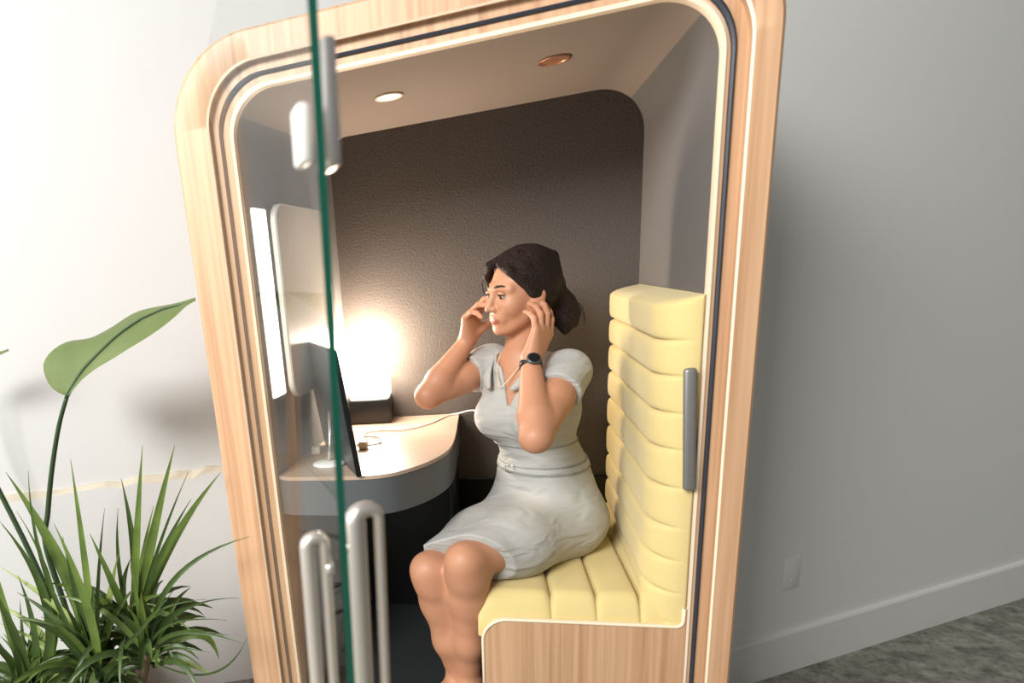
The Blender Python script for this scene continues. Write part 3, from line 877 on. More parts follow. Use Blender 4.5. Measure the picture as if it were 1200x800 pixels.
# eyes, lids, brows
def ball(name, c, rad, mat, parent, F=HF, L=HL, U=HU, n=16):
    v, f = [], []
    for i in range(n + 1):
        a_ = PI * i / n
        for k in range(2 * n):
            b_ = PI * k / n
            v.append(c + F * rad[0] * math.cos(a_) + L * rad[1] * math.sin(a_) * math.cos(b_) + U * rad[2] * math.sin(a_) * math.sin(b_))
    for i in range(n):
        for k in range(2 * n): f.append((i * 2 * n + k, i * 2 * n + (k + 1) % (2 * n), (i + 1) * 2 * n + (k + 1) % (2 * n), (i + 1) * 2 * n + k))
    return mesh(name, v, f, mat, parent, True)
for s in (1, -1):
    ec = hp(0.0758, s * 0.0305, 0.000)
    look = nrm(HF + HL * 0.05)
    eb = ball('eye', ec, (0.0112, 0.0122, 0.0086), EYEWHITE, woman)
    ball('iris', ec + look * 0.0076, (0.0042, 0.0064, 0.0064), IRIS, eb, look, nrm(np.cross(UP, look)), UP, 10)
    tube('eyelash', [hp(0.0885 - 0.007 * (q / 4.0) ** 2 * (1 if q * s > 0 else .6) , s * 0.0305 + 0.0040 * q, 0.0066 - 0.0030 * (q / 3.4) ** 2 * 1.3) for q in (-3.4, -2, -1, 0, 1, 2, 3.4)], [0.0008, 0.0016, 0.0019, 0.0020, 0.0019, 0.0016, 0.0009], BROWM, woman, 8)
    tube('eyelid', [hp(0.0872 - 0.007 * (q / 4.0) ** 2, s * 0.0305 + 0.0040 * q, 0.0100 - 0.0030 * (q / 3.4) ** 2 * 1.3) for q in (-3.4, -2, -1, 0, 1, 2, 3.4)], [0.0020, 0.0030, 0.0034, 0.0036, 0.0034, 0.0030, 0.0020], SKIN, woman, 8)
    tube('eyebrow', [hp(0.0925, s * 0.012, 0.0245), hp(0.0905, s * 0.022, 0.0285), hp(0.0835, s * 0.034, 0.0290), hp(0.072, s * 0.046, 0.0235)], [0.0026, 0.0030, 0.0026, 0.0012], BROWM, woman, 8)
    ball('nostril', hp(0.0995, s * 0.0062, -0.0405), (0.0042, 0.0028, 0.0018), BROWM, woman, n=8)
# hair
hv = Vol(HC - 0.20, HC + 0.20, 0.003)
hv.ell(hp(-0.016, 0, 0.034), (0.0885, 0.079, 0.082), HF, HL, HU, 0.01)
hv.ell(hp(-0.030, 0, -0.012), (0.066, 0.073, 0.076), HF, HL, HU, 0.03)
# cut the face free: hairline from the forehead down to in front of the ears
nn = nrm(HF * 0.92 - HU * 0.40)
hv.half(hp(0.049, 0, 0.058), nn, 0.020)
hv.half(hp(0.0, 0, -0.070), nrm(HU * -1 + HF * 0.35), 0.02)
# swept locks over the forehead, temples and crown
def lock(P, R, k=0.006): hv.chain([hp(*p) for p in P], R, k)
for s in (1, -1):
    for (a0, a1, r_) in ((0.010, 0.058, 0.014), (0.018, 0.064, 0.013), (0.026, 0.070, 0.012)):
        pass
lock([(0.046, -0.012, 0.098), (0.072, -0.038, 0.080), (0.070, -0.060, 0.050), (0.050, -0.072, 0.012)], [0.008, 0.011, 0.011, 0.006])
lock([(0.046, -0.012, 0.100), (0.066, -0.046, 0.078), (0.052, -0.070, 0.040), (0.028, -0.078, -0.010)], [0.008, 0.011, 0.011, 0.006])
lock([(0.044, -0.010, 0.100), (0.070, 0.014, 0.084), (0.062, 0.042, 0.066), (0.040, 0.064, 0.034), (0.014, 0.074, -0.002), (-0.050, 0.070, -0.034)], [0.008, 0.010, 0.011, 0.011, 0.011, 0.010])
lock([(0.034, -0.010, 0.106), (0.052, 0.028, 0.092), (0.026, 0.058, 0.072), (-0.030, 0.073, 0.038), (-0.085, 0.050, -0.02)], [0.008, 0.011, 0.012, 0.012, 0.010])
lock([(0.020, -0.010, 0.110), (0.028, 0.030, 0.100), (-0.012, 0.058, 0.080), (-0.066, 0.062, 0.046), (-0.108, 0.032, 0.0)], [0.008, 0.012, 0.012, 0.012, 0.010])
lock([(0.000, -0.010, 0.112), (-0.032, 0.026, 0.104), (-0.082, 0.034, 0.076), (-0.112, 0.014, 0.02)], [0.010, 0.013, 0.014, 0.012])
# low loose ponytail: gathered behind the neck
lock([(-0.080, 0.010, -0.020), (-0.104, 0.020, -0.050), (-0.114, 0.030, -0.084), (-0.110, 0.040, -0.118), (-0.104, 0.046, -0.140)], [0.036, 0.029, 0.027, 0.020, 0.008], 0.02)
lock([(-0.085, 0.030, -0.030), (-0.122, 0.042, -0.056), (-0.138, 0.050, -0.092), (-0.134, 0.056, -0.128)], [0.020, 0.015, 0.012, 0.005], 0.012)
lock([(-0.075, -0.010, -0.040), (-0.095, 0.000, -0.080), (-0.090, 0.014, -0.112)], [0.030, 0.022, 0.010], 0.015)
hair = sdf_obj('hair', hv, [HAIRM], woman, None, 10)
del hv
# loose strands
rnd = random.Random(5)
for (P, r_) in (([(0.066, -0.066, 0.060), (0.070, -0.084, 0.030), (0.062, -0.094, -0.005)], 0.0016), ([(-0.120, 0.05, -0.05), (-0.148, 0.060, -0.075), (-0.154, 0.066, -0.120)], 0.0014)):
    tube('hair_strand', smooth_path([Vector(hp(*p)) for p in P], 6), r_, HAIRM, woman, 6)
# dress
dv = Vol((0.50, -0.04, 0.60), (1.06, 0.60, 1.24), H_)
G = 0.007
torso(dv, G)
# cap sleeves
for sh, el in ((SHL, ELL), (SHR, ELR)):
    dv.cone(sh, sh + (el - sh) * 0.46, 0.059, 0.057, 0.02)
    p_ = sh + (el - sh) * 0.36
    # open sleeve hem: cut only around the arm
    a_ = nrm(el - sh)
    for q_ in (0.50, 0.62):
        pass
dress_pre = dv.f.copy()
# cut sleeves square
for sh, el in ((SHL, ELL), (SHR, ELR)):
    a_ = nrm(el - sh); p_ = sh + (el - sh) * 0.34
    lo_ = sh + (el - sh) * 0.55 - 0.12; hi_ = sh + (el - sh) * 0.55 + 0.12
    sl, X, Y, Z = dv.win(lo_, hi_)
    tt = (X - p_[0]) * a_[0] + (Y - p_[1]) * a_[1] + (Z - p_[2]) * a_[2]
    rad = np.sqrt(np.maximum((X - p_[0]) ** 2 + (Y - p_[1]) ** 2 + (Z - p_[2]) ** 2 - tt ** 2, 0))
    cut = np.maximum(-tt, rad - 0.078)
    # do not cut into the trunk
    tr_ = np.sqrt(((X - CHE[0]) * TF[0] + (Y - CHE[1]) * TF[1]) ** 2 / 0.118 ** 2 + ((X - CHE[0]) * TL[0] + (Y - CHE[1]) * TL[1]) ** 2 / 0.138 ** 2) - 1
    cut = np.maximum(cut, -tr_ * 0.12)
    dv.f[sl] = np.maximum(dv.f[sl], -cut)
# pencil skirt over the thighs
HE = 1.04
hl = HIL + (KNL - HIL) * HE; hr = HIR + (KNR - HIR) * HE
dv.chain([HIL, HIL + (KNL - HIL) * 0.5, hl], [0.097, 0.084, 0.062], 0.05)
dv.chain([HIR, HIR + (KNR - HIR) * 0.5, hr], [0.097, 0.084, 0.062], 0.05)
for q_ in (0.25, 0.5, 0.75):
    dv.chain([HIL * (1 - q_) + HIR * q_ + V3(0, 0, 0.004), (HIL + (KNL - HIL) * 0.5) * (1 - q_) + (HIR + (KNR - HIR) * 0.5) * q_ + V3(0, 0, 0.004), hl * (1 - q_) + hr * q_ + V3(0, 0, 0.002)], [0.090, 0.078, 0.056], 0.03)
td = nrm((KNL + KNR) / 2 - (HIL + HIR) / 2)
hemp = (hl + hr) / 2 + td * 0.012
dv.half(V3(0.630, 0.080, 0.755), nrm(V3(-0.27, -0.89, -0.36)), 0.003)
# V neck and open collar
nk = NEB + TF * 0.075 + UP * -0.012
vw = V3(*(CHE + TF * 0.115 + UP * 0.020))
sl, X, Y, Z = dv.win(V3(0.62, 0.15, 1.02), V3(0.95, 0.55, 1.24))
zz = (Z - vw[2]); lat = (X - vw[0]) * TL[0] + (Y - vw[1]) * TL[1]; fr = (X - CHE[0]) * TF[0] + (Y - CHE[1]) * TF[1]
vcut = np.maximum(np.maximum(np.abs(lat) - 0.004 - np.maximum(zz, 0) * 0.36, -zz), -(fr - 0.01)) * 0.8
dv.put(sl, np.broadcast_to(vcut, dv.f[sl].shape), 0.003, 's')
dv.cone(NEB - UP * 0.03, NEB + UP * 0.10, 0.060, 0.075, 0.006, 's')
dress_f = dv.f.copy()
sdf_obj('dress', dv, [DRESSM], woman, None, 1)
def band(name, plane_p, plane_n, half, extra, mat):
    sl, X, Y, Z = dv.win(dv.lo, dv.lo + np.array(dv.n) * dv.h)
    d = (X - plane_p[0]) * plane_n[0] + (Y - plane_p[1]) * plane_n[1] + (Z - plane_p[2]) * plane_n[2]
    b = Vol(dv.lo, dv.lo + (np.array(dv.n) - 1) * dv.h, dv.h)
    b.f = np.maximum(np.maximum(dress_f - extra, -(dress_f + 0.006)), np.abs(d) - half).astype(np.float32)
    b.f[:, :, 0] = 0.1
    return sdf_obj(name, b, [mat], woman, None, 1)
_m = DRESSM.node_tree
_bp = next(n for n in _m.nodes if n.type == 'BUMP')
_tc = next(n for n in _m.nodes if n.type == 'TEX_COORD')
_mp = _m.nodes.new('ShaderNodeMapping'); _mp.inputs['Scale'].default_value = (9, 14, 30); _mp.inputs['Rotation'].default_value = (0.2, 0.5, 0.3)
_nz = _m.nodes.new('ShaderNodeTexNoise'); _nz.inputs['Scale'].default_value = 1.0; _nz.inputs['Detail'].default_value = 1.5; _nz.inputs['Distortion'].default_value = 0.8
_b2 = _m.nodes.new('ShaderNodeBump'); _b2.inputs['Strength'].default_value = 0.55; _b2.inputs['Distance'].default_value = 0.02
_m.links.new(_tc.outputs['Object'], _mp.inputs['Vector']); _m.links.new(_mp.outputs['Vector'], _nz.inputs['Vector'])
_m.links.new(_nz.outputs['Fac'], _b2.inputs['Height']); _m.links.new(_b2.outputs['Normal'], _bp.inputs['Normal'])
bn = nrm(UP + TF * 0.10)
BP = WAI + UP * 0.012
band('belt', BP, bn, 0.0085, 0.0035, DRESSM)
band('bodice_seam', CHE - UP * 0.098, nrm(UP + TF * 0.05), 0.0020, 0.0030, PIPING)
band('belt_seam', BP + UP * 0.0100, bn, 0.0022, 0.0042, PIPING)
band('belt_seam', BP - UP * 0.0100, bn, 0.0022, 0.0042, PIPING)
# collar: two lapels standing at the neck
for s in (1, -1):
    P = [NEB + TL * s * 0.060 - TF * 0.02 + UP * 0.012, NEB + TL * s * 0.062 + TF * 0.020 + UP * 0.004, NEB + TL * s * 0.052 + TF * 0.062 - UP * 0.030, NEB + TL * s * 0.030 + TF * 0.098 - UP * 0.075]
    Q = [p + TL * s * 0.030 - UP * 0.024 - TF * 0.0 for p in P[:3]] + [P[3] + TL * s * 0.012 - UP * 0.004]
    P = smooth_path([Vector(p) for p in P], 5); Q = smooth_path([Vector(p) for p in Q], 5)
    n_ = len(P); v_ = list(P) + list(Q); f_ = [(i, i + 1, n_ + i + 1, n_ + i) for i in range(n_ - 1)]
    c_ = mesh('collar', v_, f_, DRESSM, woman, True)
    md = c_.modifiers.new('thick', 'SOLIDIFY'); md.thickness = 0.005; md.offset = 0
# buckle
bc = BP + TF * 0.0935 + TL * -0.035 + UP * -0.008
bl = nrm(TL - TF * 0.25); 
P = [bc + bl * (a_ * 0.013) + UP * (b_ * 0.009) + TF * 0.008 for a_, b_ in ((-1, -1), (1, -1), (1, 1), (-1, 1), (-1, -1), (1, -1))]
tube('belt_buckle', P, 0.0018, STEEL, woman, 8)
# watch
ax_ = nrm(WRL - ELL); wc = WRL - ax_ * 0.012
wb_ = thing('wristwatch', "black wristwatch with a round face on the woman's left wrist", 'watch', tuple(wc))
ring = []
e1 = nrm(np.cross(ax_, V3(1, 0, 0))); e2 = np.cross(ax_, e1)
v_, f_ = [], []
n = 32
for (dz, r_) in ((-0.008, 0.0248), (-0.0085, 0.0265), (0.0085, 0.0262), (0.008, 0.0242)):
    for k in range(n): v_.append(wc + ax_ * dz + (e1 * math.cos(2 * PI * k / n) + e2 * math.sin(2 * PI * k / n)) * (r_ + 0.0012))
for i in range(4):
    for k in range(n): f_.append((i * n + k, i * n + (k + 1) % n, ((i + 1) % 4) * n + (k + 1) % n, ((i + 1) % 4) * n + k))
mesh('strap', v_, f_, BLACK, wb_, True)
fd_ = V3(0.15, -1.0, 0.1); fd_ = nrm(fd_ - ax_ * (fd_ @ ax_)); cc = wc + fd_ * 0.0265
t1 = np.cross(fd_, ax_)
def disc(name, c, r, h, mat, parent):
    v, f = [], []
    for (z, q) in ((0, r), (h * 0.7, r), (h, r * 0.86)):
        for k in range(n): v.append(c + fd_ * z + (t1 * math.cos(2 * PI * k / n) + ax_ * math.sin(2 * PI * k / n)) * q)
    for i in range(2):
        for k in range(n): f.append((i * n + k, i * n + (k + 1) % n, (i + 1) * n + (k + 1) % n, (i + 1) * n + k))
    f.append(tuple(range(n))); f.append(tuple(2 * n + k for k in range(n)))
    return mesh(name, v, f, mat, parent)
cs = disc('case', cc, 0.0175, 0.007, DARKGREY, wb_)
disc('dial', cc + fd_ * 0.0068, 0.0140, 0.0006, BLACK, cs)
# necklace and ear bud
tube('necklace', smooth_path([Vector(p) for p in (NEB + TL * 0.048 + TF * 0.020 + UP * 0.012, NEB + TL * 0.034 + TF * 0.058 - UP * 0.022, NEB + TL * 0.010 + TF * 0.088 - UP * 0.062, NEB + TF * 0.092 - UP * 0.070, NEB - TL * 0.010 + TF * 0.088 - UP * 0.062, NEB - TL * 0.034 + TF * 0.058 - UP * 0.022, NEB - TL * 0.048 + TF * 0.020 + UP * 0.012)], 6), 0.0012, CREAM, woman, 6)
# shoes
for an in (ANL, ANR):
    toe = nrm(V3(-0.62, -0.78, 0))
    sv = Vol(an + V3(-0.2, -0.2, -0.10), an + V3(0.1, 0.1, 0.0), 0.004)
    sv.cone(an + V3(0, 0, -0.050) - toe * 0.03, an + V3(0, 0, -0.050), 0.033, 0.034, 0.01)
    sv.cone(an + V3(0, 0, -0.050) - toe * 0.01, an + toe * 0.140 + V3(0, 0, -0.062), 0.034, 0.024, 0.02)
    sv.half((0, 0, FZ + 0.002), V3(0, 0, -1), 0.002)
    sv.half(an + V3(0, 0, -0.030), nrm(V3(0, 0, 1)), 0.002)
    sdf_obj('shoe', sv, [BLACK], woman, None, 1)
# ------------------------------------------------------------------ plants
def blade(name, base, mid, tip, width, mat, parent, n=14, fold=0.35, twist=0.0):
    a = Vector(base); c = Vector(tip); m_ = Vector(mid)
    # quadratic through base, mid, tip
    L1 = (m_ - a).length; L2 = (c - m_).length; tm = max(0.2, min(0.8, L1 / (L1 + L2)))
    ctrl = (m_ - a * (1 - tm) ** 2 - c * tm ** 2) / (2 * tm * (1 - tm))
    view = Vector((0.25, -1.0, 0.25)).normalized()
    v, f = [], []
    for i in range(n + 1):
        t = i / n
        p = a * (1 - t) ** 2 + ctrl * 2 * t * (1 - t) + c * t * t
        d = ((ctrl - a) * (1 - t) + (c - ctrl) * t).normalized()
        s = d.cross(view)
        s = s.normalized() if s.length > 1e-4 else Vector((1, 0, 0))
        s = (Matrix.Rotation(twist * (1 - 0.5 * t), 3, d) @ s)
        up = s.cross(d)
        w = width * 0.5 * (0.55 + 0.45 * min(1, t / 0.25)) * (1.0 if t < 0.45 else max(0.0, 1 - ((t - 0.45) / 0.55) ** 1.5))
        w = max(w, 0.0006)
        v += [p - s * w + up * w * fold, p - up * w * 0.12, p + s * w + up * w * fold]
    for i in range(n):
        for k in (0, 1): f.append((i * 3 + k, i * 3 + k + 1, i * 3 + k + 4, i * 3 + k + 3))
    return mesh(name, v, f, mat, parent, True)

CROWNS = [[-0.327, -0.06, 0.518], [-0.403, -0.16, 0.444], [-0.708, -0.1, 0.309], [-0.241, -0.14, 0.495]]
BLADES = [((-0.184, -0.069, 1.091), (-0.283, -0.064, 0.704), 0.0195, 0, 'a'), ((-0.102, -0.049, 1.082), (-0.269, -0.055, 0.681), 0.0218, 0, 'a'), ((-0.62, -0.084, 1.035), (-0.433, -0.122, 0.549), 0.0337, 1, 'a'), ((-0.475, -0.166, 1.06), (-0.498, -0.163, 0.775), 0.0117, 1, 'b'), ((-0.344, -0.159, 1.086), (-0.367, -0.159, 0.776), 0.0184, 1, 'a'), ((-0.282, -0.044, 0.995), (-0.291, -0.052, 0.698), 0.018, 0, 'b'), ((-0.042, -0.117, 1.028), (-0.195, -0.088, 0.781), 0.0082, 0, 'b'), ((-0.076, -0.058, 0.936), (-0.247, -0.059, 0.684), 0.0142, 0, 'b'), ((0.011, -0.037, 1.002), (-0.273, -0.048, 0.63), 0.0218, 0, 'a'), ((0.099, -0.12, 0.856), (-0.175, -0.13, 0.677), 0.0127, 3, 'b'), ((-0.378, -0.233, 0.939), (-0.356, -0.197, 0.552), 0.0272, 1, 'a'), ((-0.57, -0.135, 0.937), (-0.526, -0.118, 0.678), 0.0149, 2, 'a'), ((-0.598, -0.174, 0.921), (-0.545, -0.137, 0.706), 0.0244, 2, 'b'), ((-0.311, -0.104, 0.931), (-0.357, -0.132, 0.727), 0.0112, 1, 'b'), ((-0.322, -0.025, 0.902), (-0.345, -0.043, 0.72), 0.0101, 0, 'b'), ((-0.346, -0.142, 0.873), (-0.313, -0.101, 0.62), 0.0208, 0, 'a'), ((-0.238, 0.027, 0.89), (-0.295, -0.017, 0.699), 0.0137, 0, 'a'), ((-0.317, -0.076, 0.783), (-0.409, -0.118, 0.49), 0.025, 1, 'c'), ((-0.677, -0.132, 0.766), (-0.409, -0.146, 0.498), 0.0207, 1, 'c'), ((0.047, -0.12, 0.684), (-0.17, -0.13, 0.605), 0.007, 3, 'b'), ((0.042, -0.202, 0.665), (-0.188, -0.171, 0.592), 0.0067, 3, 'b'), ((0.099, -0.227, 0.612), (-0.136, -0.184, 0.603), 0.0103, 3, 'b'), ((-0.05, -0.135, 0.454), (-0.205, -0.137, 0.496), 0.0147, 3, 'c'), ((0.003, -0.219, 0.731), (-0.215, -0.18, 0.614), 0.0066, 3, 'b'), ((-0.075, -0.216, 0.76), (-0.298, -0.188, 0.541), 0.0089, 1, 'b'), ((-0.211, -0.106, 0.645), (-0.314, -0.083, 0.619), 0.0082, 0, 'c'), ((0.101, -0.225, 0.636), (-0.051, -0.182, 0.49), 0.0066, 3, 'b'), ((-0.626, -0.106, 0.437), (-0.67, -0.103, 0.358), 0.0145, 2, 'c'), ((-0.778, -0.111, 0.472), (-0.702, -0.105, 0.357), 0.0369, 2, 'a'), ((-0.806, -0.038, 0.586), (-0.64, -0.069, 0.444), 0.0283, 2, 'c'), ((-0.157, -0.157, 0.558), (-0.401, -0.158, 0.457), 0.0097, 1, 'c'), ((-0.117, -0.135, 0.482), (-0.356, -0.147, 0.468), 0.0148, 1, 'a'), ((-0.729, -0.1, 0.827), (-0.728, -0.1, 0.602), 0.0263, 2, 'a'), ((-0.791, -0.071, 0.541), (-0.598, -0.085, 0.394), 0.0243, 2, 'c'), ((-0.046, -0.148, 0.532), (-0.216, -0.144, 0.518), 0.008, 3, 'b'), ((0.033, -0.18, 0.609), (-0.162, -0.16, 0.569), 0.0069, 3, 'b'), ((-0.084, -0.12, 0.613), (-0.233, -0.13, 0.565), 0.0097, 3, 'b'), ((-0.44, -0.071, 0.751), (-0.4, -0.115, 0.624), 0.0189, 1, 'b'), ((-0.468, -0.099, 0.846), (-0.44, -0.129, 0.668), 0.0151, 1, 'b'), ((-0.312, -0.023, 0.749), (-0.354, -0.041, 0.585), 0.0189, 0, 'b'), ((-0.526, -0.133, 0.869), (-0.552, -0.117, 0.618), 0.0166, 2, 'a'), ((-0.606, -0.149, 0.748), (-0.618, -0.124, 0.541), 0.0221, 2, 'b'), ((-0.144, -0.178, 0.669), (-0.245, -0.159, 0.563), 0.0109, 3, 'a'), ((-0.68, -0.177, 0.732), (-0.675, -0.139, 0.526), 0.0238, 2, 'b'), ((-0.131, -0.12, 0.546), (-0.263, -0.13, 0.507), 0.0115, 3, 'a')]
LEAF = [[[-0.55, 0.16, 1.201], [-0.534, 0.14, 1.199], [-0.52, 0.13, 1.205]], [[-0.607, 0.175, 1.217], [-0.509, 0.14, 1.227], [-0.482, 0.118, 1.23]], [[-0.63, 0.188, 1.257], [-0.483, 0.14, 1.254], [-0.445, 0.106, 1.254]], [[-0.644, 0.201, 1.3], [-0.455, 0.14, 1.28], [-0.406, 0.095, 1.272]], [[-0.621, 0.212, 1.332], [-0.424, 0.14, 1.302], [-0.368, 0.085, 1.288]], [[-0.579, 0.221, 1.353], [-0.393, 0.14, 1.323], [-0.33, 0.078, 1.301]], [[-0.531, 0.227, 1.36], [-0.362, 0.14, 1.343], [-0.296, 0.073, 1.314]], [[-0.482, 0.23, 1.356], [-0.332, 0.14, 1.362], [-0.263, 0.07, 1.328]], [[-0.435, 0.23, 1.376], [-0.3, 0.14, 1.379], [-0.232, 0.07, 1.34]], [[-0.385, 0.227, 1.392], [-0.267, 0.14, 1.394], [-0.203, 0.073, 1.352]], [[-0.335, 0.221, 1.409], [-0.235, 0.14, 1.407], [-0.176, 0.078, 1.365]], [[-0.284, 0.212, 1.424], [-0.201, 0.14, 1.416], [-0.151, 0.085, 1.378]], [[-0.231, 0.201, 1.428], [-0.168, 0.14, 1.425], [-0.128, 0.095, 1.393]], [[-0.178, 0.188, 1.432], [-0.134, 0.14, 1.428], [-0.106, 0.106, 1.408]], [[-0.127, 0.175, 1.435], [-0.1, 0.14, 1.432], [-0.088, 0.118, 1.427]], [[-0.076, 0.16, 1.439], [-0.067, 0.14, 1.437], [-0.063, 0.13, 1.435]]]
STEM = [[-0.534, 0.14, 1.199], [-0.591, 0.15, 1.109], [-0.666, 0.17, 0.966], [-0.735, 0.19, 0.812], [-0.782, 0.2, 0.683]]
LEAF2 = [[[-1.312, 0.26, 1.118], [-1.301, 0.25, 1.12], [-1.289, 0.24, 1.122]], [[-1.313, 0.272, 1.153], [-1.267, 0.25, 1.143], [-1.236, 0.228, 1.135]], [[-1.313, 0.284, 1.188], [-1.234, 0.25, 1.165], [-1.185, 0.216, 1.147]], [[-1.312, 0.295, 1.222], [-1.201, 0.25, 1.186], [-1.136, 0.205, 1.159]], [[-1.291, 0.305, 1.248], [-1.169, 0.25, 1.208], [-1.09, 0.195, 1.172]], [[-1.257, 0.312, 1.269], [-1.136, 0.25, 1.227], [-1.049, 0.188, 1.19]], [[-1.22, 0.317, 1.289], [-1.102, 0.25, 1.244], [-1.011, 0.183, 1.208]], [[-1.182, 0.32, 1.31], [-1.068, 0.25, 1.261], [-0.976, 0.18, 1.225]], [[-1.141, 0.32, 1.329], [-1.034, 0.25, 1.278], [-0.945, 0.18, 1.241]], [[-1.094, 0.317, 1.339], [-1.0, 0.25, 1.292], [-0.917, 0.183, 1.258]], [[-1.046, 0.312, 1.349], [-0.965, 0.25, 1.305], [-0.892, 0.188, 1.276]], [[-0.996, 0.305, 1.36], [-0.931, 0.25, 1.318], [-0.869, 0.195, 1.293]], [[-0.947, 0.295, 1.363], [-0.898, 0.25, 1.33], [-0.848, 0.205, 1.309]], [[-0.897, 0.284, 1.359], [-0.863, 0.25, 1.336], [-0.827, 0.216, 1.323]], [[-0.847, 0.272, 1.354], [-0.828, 0.25, 1.342], [-0.805, 0.228, 1.335]], [[-0.798, 0.26, 1.35], [-0.794, 0.25, 1.348], [-0.783, 0.24, 1.346]]]

def lathe(name, c, prof, mat, parent, n=40):
    v, f = [], []
    for r, z in prof:
        for k in range(n): v.append((c[0] + r * math.cos(2 * PI * k / n), c[1] + r * math.sin(2 * PI * k / n), z))
    for i in range(len(prof) - 1):
        for k in range(n): f.append((i * n + k, i * n + (k + 1) % n, (i + 1) * n + (k + 1) % n, (i + 1) * n + k))
    f.append(tuple(range(n))); f.append(tuple((len(prof) - 1) * n + k for k in range(n)))
    return mesh(name, v, f, mat, parent, True)
PC = (-0.42, -0.14)
dr = thing('potted_dracaena', 'spiky dracaena plant with narrow green leaves left of the booth', 'plant', (PC[0], PC[1], -0.15))
lathe('planter', PC, [(0.12, -0.149), (0.15, -0.10), (0.185, 0.16), (0.19, 0.17), (0.175, 0.17), (0.170, 0.13)], POTM, dr)
lathe('soil', PC, [(0.169, 0.125), (0.1695, 0.131)], SOIL, dr)
for c_, off in zip(CROWNS, ((0.03, 0.02), (-0.01, -0.04), (-0.06, 0.01), (0.06, -0.03))):
    b_ = Vector((PC[0] + off[0], PC[1] + off[1], 0.125)); e_ = Vector(c_)
    tube('cane', smooth_path([b_, b_.lerp(e_, 0.5) + Vector((0, 0, 0.03)), e_ + Vector((0, 0, 0.02))], 6), 0.013, CANE, dr, 10)
LM = {'a': BLADE, 'b': BLADED, 'c': BLADEY}
rnd = random.Random(21)
for tip, mid, w_, c_, m_ in BLADES:
    blade('leaf', CROWNS[c_], mid, tip, w_ * 1.25, LM[m_], dr, twist=rnd.uniform(-0.5, 0.5))
for i in range(54):
    c_ = (0, 1, 2, 3, 1, 2)[i % 6]
    b_ = Vector(CROWNS[c_])
    az = rnd.uniform(0, 2 * PI); el = math.radians(rnd.uniform(8, 75)); L_ = rnd.uniform(0.22, 0.38)
    d_ = Vector((math.cos(az) * math.cos(el), math.sin(az) * math.cos(el) * 0.8, math.sin(el)))
    tip = b_ + d_ * L_ + Vector((0, 0, -0.10 * math.cos(el)))
    if tip.x > -0.02: tip.x = -0.05
    mid = b_ + d_ * L_ * 0.55 + Vector((0, 0, 0.02))
    blade('leaf', b_, mid, tip, rnd.uniform(0.016, 0.030), LM['bbaa'[i % 4]], dr, n=10, twist=rnd.uniform(-0.8, 0.8))

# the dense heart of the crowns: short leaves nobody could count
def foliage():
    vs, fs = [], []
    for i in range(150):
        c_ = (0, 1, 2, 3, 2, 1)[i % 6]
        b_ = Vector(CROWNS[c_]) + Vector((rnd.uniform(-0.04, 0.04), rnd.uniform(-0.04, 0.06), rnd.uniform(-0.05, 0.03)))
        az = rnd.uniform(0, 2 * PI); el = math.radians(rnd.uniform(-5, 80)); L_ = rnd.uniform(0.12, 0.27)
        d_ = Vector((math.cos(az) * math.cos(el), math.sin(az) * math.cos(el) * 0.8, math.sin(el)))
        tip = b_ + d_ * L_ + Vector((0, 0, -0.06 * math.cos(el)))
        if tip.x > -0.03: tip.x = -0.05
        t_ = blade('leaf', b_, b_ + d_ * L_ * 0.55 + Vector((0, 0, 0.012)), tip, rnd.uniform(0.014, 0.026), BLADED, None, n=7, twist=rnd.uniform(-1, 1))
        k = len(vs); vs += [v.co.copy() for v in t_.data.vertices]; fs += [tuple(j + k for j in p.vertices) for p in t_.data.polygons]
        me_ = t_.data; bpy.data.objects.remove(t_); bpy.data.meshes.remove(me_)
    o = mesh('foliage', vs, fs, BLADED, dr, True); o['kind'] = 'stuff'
foliage()

bp = thing('potted_broad_leaf_plant', 'tall plant with one long-stalked broad green leaf against the white wall', 'plant', (-0.82, 0.30, -0.15))
lathe('planter', (-0.82, 0.30), [(0.13, -0.149), (0.16, -0.10), (0.17, 0.14), (0.175, 0.15), (0.16, 0.15), (0.155, 0.11)], POTM, bp)
lathe('soil', (-0.82, 0.30), [(0.154, 0.106), (0.1545, 0.112)], SOIL, bp)
def broad(rows, stalk, name='leaf'):
    # rows: upper edge, midrib, lower edge
    n = len(rows); nc = 5
    v, f = [], []
    for i, (u_, m_, l_) in enumerate(rows):
        u_, m_, l_ = Vector(u_), Vector(m_), Vector(l_)
        rib = 0.004 * math.sin(i * 1.3)
        for k in range(nc):
            t = k / nc
            p = u_.lerp(m_, t); p.z += math.sin(PI * t) * 0.006 + rib * (1 - t); v.append(p)
        v.append(m_ + Vector((0, 0.003, -0.003)))
        for k in range(1, nc + 1):
            t = k / nc
            p = m_.lerp(l_, t); p.z += math.sin(PI * t) * 0.004; v.append(p)
    w_ = 2 * nc + 1
    for i in range(n - 1):
        for k in range(w_ - 1): f.append((i * w_ + k, i * w_ + k + 1, (i + 1) * w_ + k + 1, (i + 1) * w_ + k))
    o = mesh(name, v, f, BIGLEAF, bp, True)
    md = o.modifiers.new('sub', 'SUBSURF'); md.levels = 1; md.render_levels = 1
    tube('midrib', [Vector(r[1]) + Vector((0, -0.001, 0)) for r in rows], [0.0065 * (1 - 0.8 * i / (n - 1)) for i in range(n)], STEMM, o, 8)
    P = smooth_path([Vector(p) for p in stalk], 6)
    tube('stalk', P, [0.0065 + 0.0055 * i / (len(P) - 1) for i in range(len(P))], STEMM, bp, 10)
broad(LEAF, STEM + [(-0.80, 0.25, 0.40), (-0.82, 0.29, 0.11)])
LEAF2 = [[tuple(Vector(m_).lerp(Vector(u_), 0.45)), m_, tuple(Vector(m_).lerp(Vector(l_), 0.45))] for u_, m_, l_ in LEAF2]
_tip = Vector(LEAF2[-1][1])
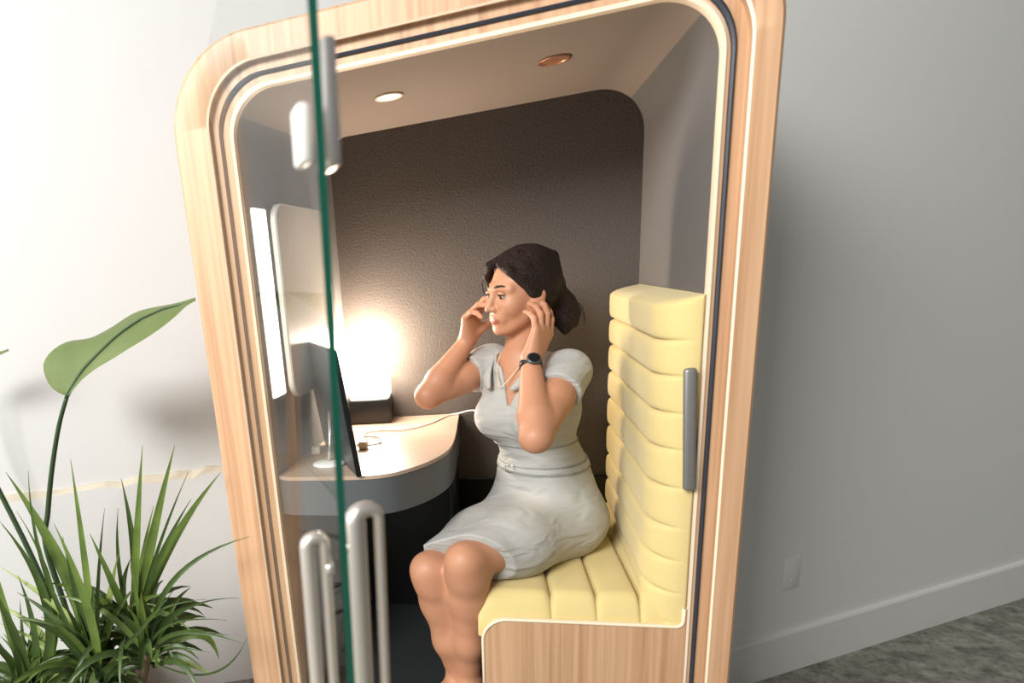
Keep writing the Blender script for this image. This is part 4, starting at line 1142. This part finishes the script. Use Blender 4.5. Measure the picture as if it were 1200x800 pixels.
LEAF2 = [[tuple(_tip.lerp(Vector(q), 0.45)) for q in r_] for r_ in LEAF2]
broad(LEAF2, [LEAF2[0][1], (-1.02, 0.27, 1.0), (-0.93, 0.29, 0.6), (-0.84, 0.31, 0.11)])

# ------------------------------------------------------------------ light
w = bpy.data.worlds.new('room_daylight'); S.world = w; w.use_nodes = True
bg = w.node_tree.nodes['Background']
bg.inputs['Color'].default_value = (0.97, 0.985, 1.0, 1); bg.inputs['Strength'].default_value = 0.21
def area(name, loc, target, sx, sy, power, col):
    l = bpy.data.lights.new(name, 'AREA'); l.shape = 'RECTANGLE'; l.size = sx; l.size_y = sy; l.energy = power; l.color = col
    o = bpy.data.objects.new(name, l); COL.objects.link(o)
    o.location = loc
    o.rotation_euler = (Vector(target) - Vector(loc)).to_track_quat('-Z', 'Y').to_euler()
    return o
area('window_daylight', (-1.05, -3.5, 3.5), (0.7, 0.4, 1.0), 1.6, 1.3, 300, (1.0, 0.985, 0.965))
area('side_window_daylight', (-2.6, -2.3, 2.2), (-0.3, 0.6, 0.9), 2.6, 2.0, 95, (1.0, 0.99, 0.975))
def spot(name, loc, power, col, size=1.9):
    l = bpy.data.lights.new(name, 'SPOT'); l.energy = power; l.color = col; l.spot_size = size; l.spot_blend = 0.6; l.shadow_soft_size = 0.025
    o = bpy.data.objects.new(name, l); COL.objects.link(o); o.location = loc
spot('downlight_beam', (0.464, 0.311, 1.862), 4, (1.0, 0.88, 0.74))
def point(name, loc, power, col, r):
    l = bpy.data.lights.new(name, 'POINT'); l.energy = power; l.color = col; l.shadow_soft_size = r
    o = bpy.data.objects.new(name, l); COL.objects.link(o); o.location = loc
point('lamp_bulb', (0.306, 0.610, 1.22), 20.0, (1.0, 0.86, 0.70), 0.06)

# ------------------------------------------------------------------ camera
yaw, pitch, roll = -0.31453104587716946, -0.2741962439769055, -0.11878467222617861
fw = Vector((math.sin(yaw) * math.cos(pitch), math.cos(yaw) * math.cos(pitch), math.sin(pitch)))
r0 = Vector((math.cos(yaw), -math.sin(yaw), 0)); u0 = r0.cross(fw)
r1 = r0 * math.cos(roll) + u0 * math.sin(roll); u1 = -r0 * math.sin(roll) + u0 * math.cos(roll)
cam = bpy.data.cameras.new('camera'); co = bpy.data.objects.new('camera', cam); COL.objects.link(co)
cam.sensor_width = 36; cam.lens = 750.0 / 1200 * 36
cam.shift_x = (600 - 331.222) / 1200; cam.shift_y = (548.494 - 400) / 1200
cam.clip_start = 0.05
cam.dof.use_dof = True; cam.dof.focus_distance = 1.85; cam.dof.aperture_fstop = 2.8
co.matrix_world = Matrix(((r1.x, u1.x, -fw.x, 0.66169), (r1.y, u1.y, -fw.y, -1.51612), (r1.z, u1.z, -fw.z, 1.44505), (0, 0, 0, 1)))
S.camera = co
for o in list(S.objects):
    if o.parent is None: o.location.z += ZO
S.view_settings.view_transform = 'Standard'; S.view_settings.look = 'None'
S.view_settings.exposure = 0.0; S.view_settings.gamma = 1.0
S.view_settings.use_curve_mapping = False
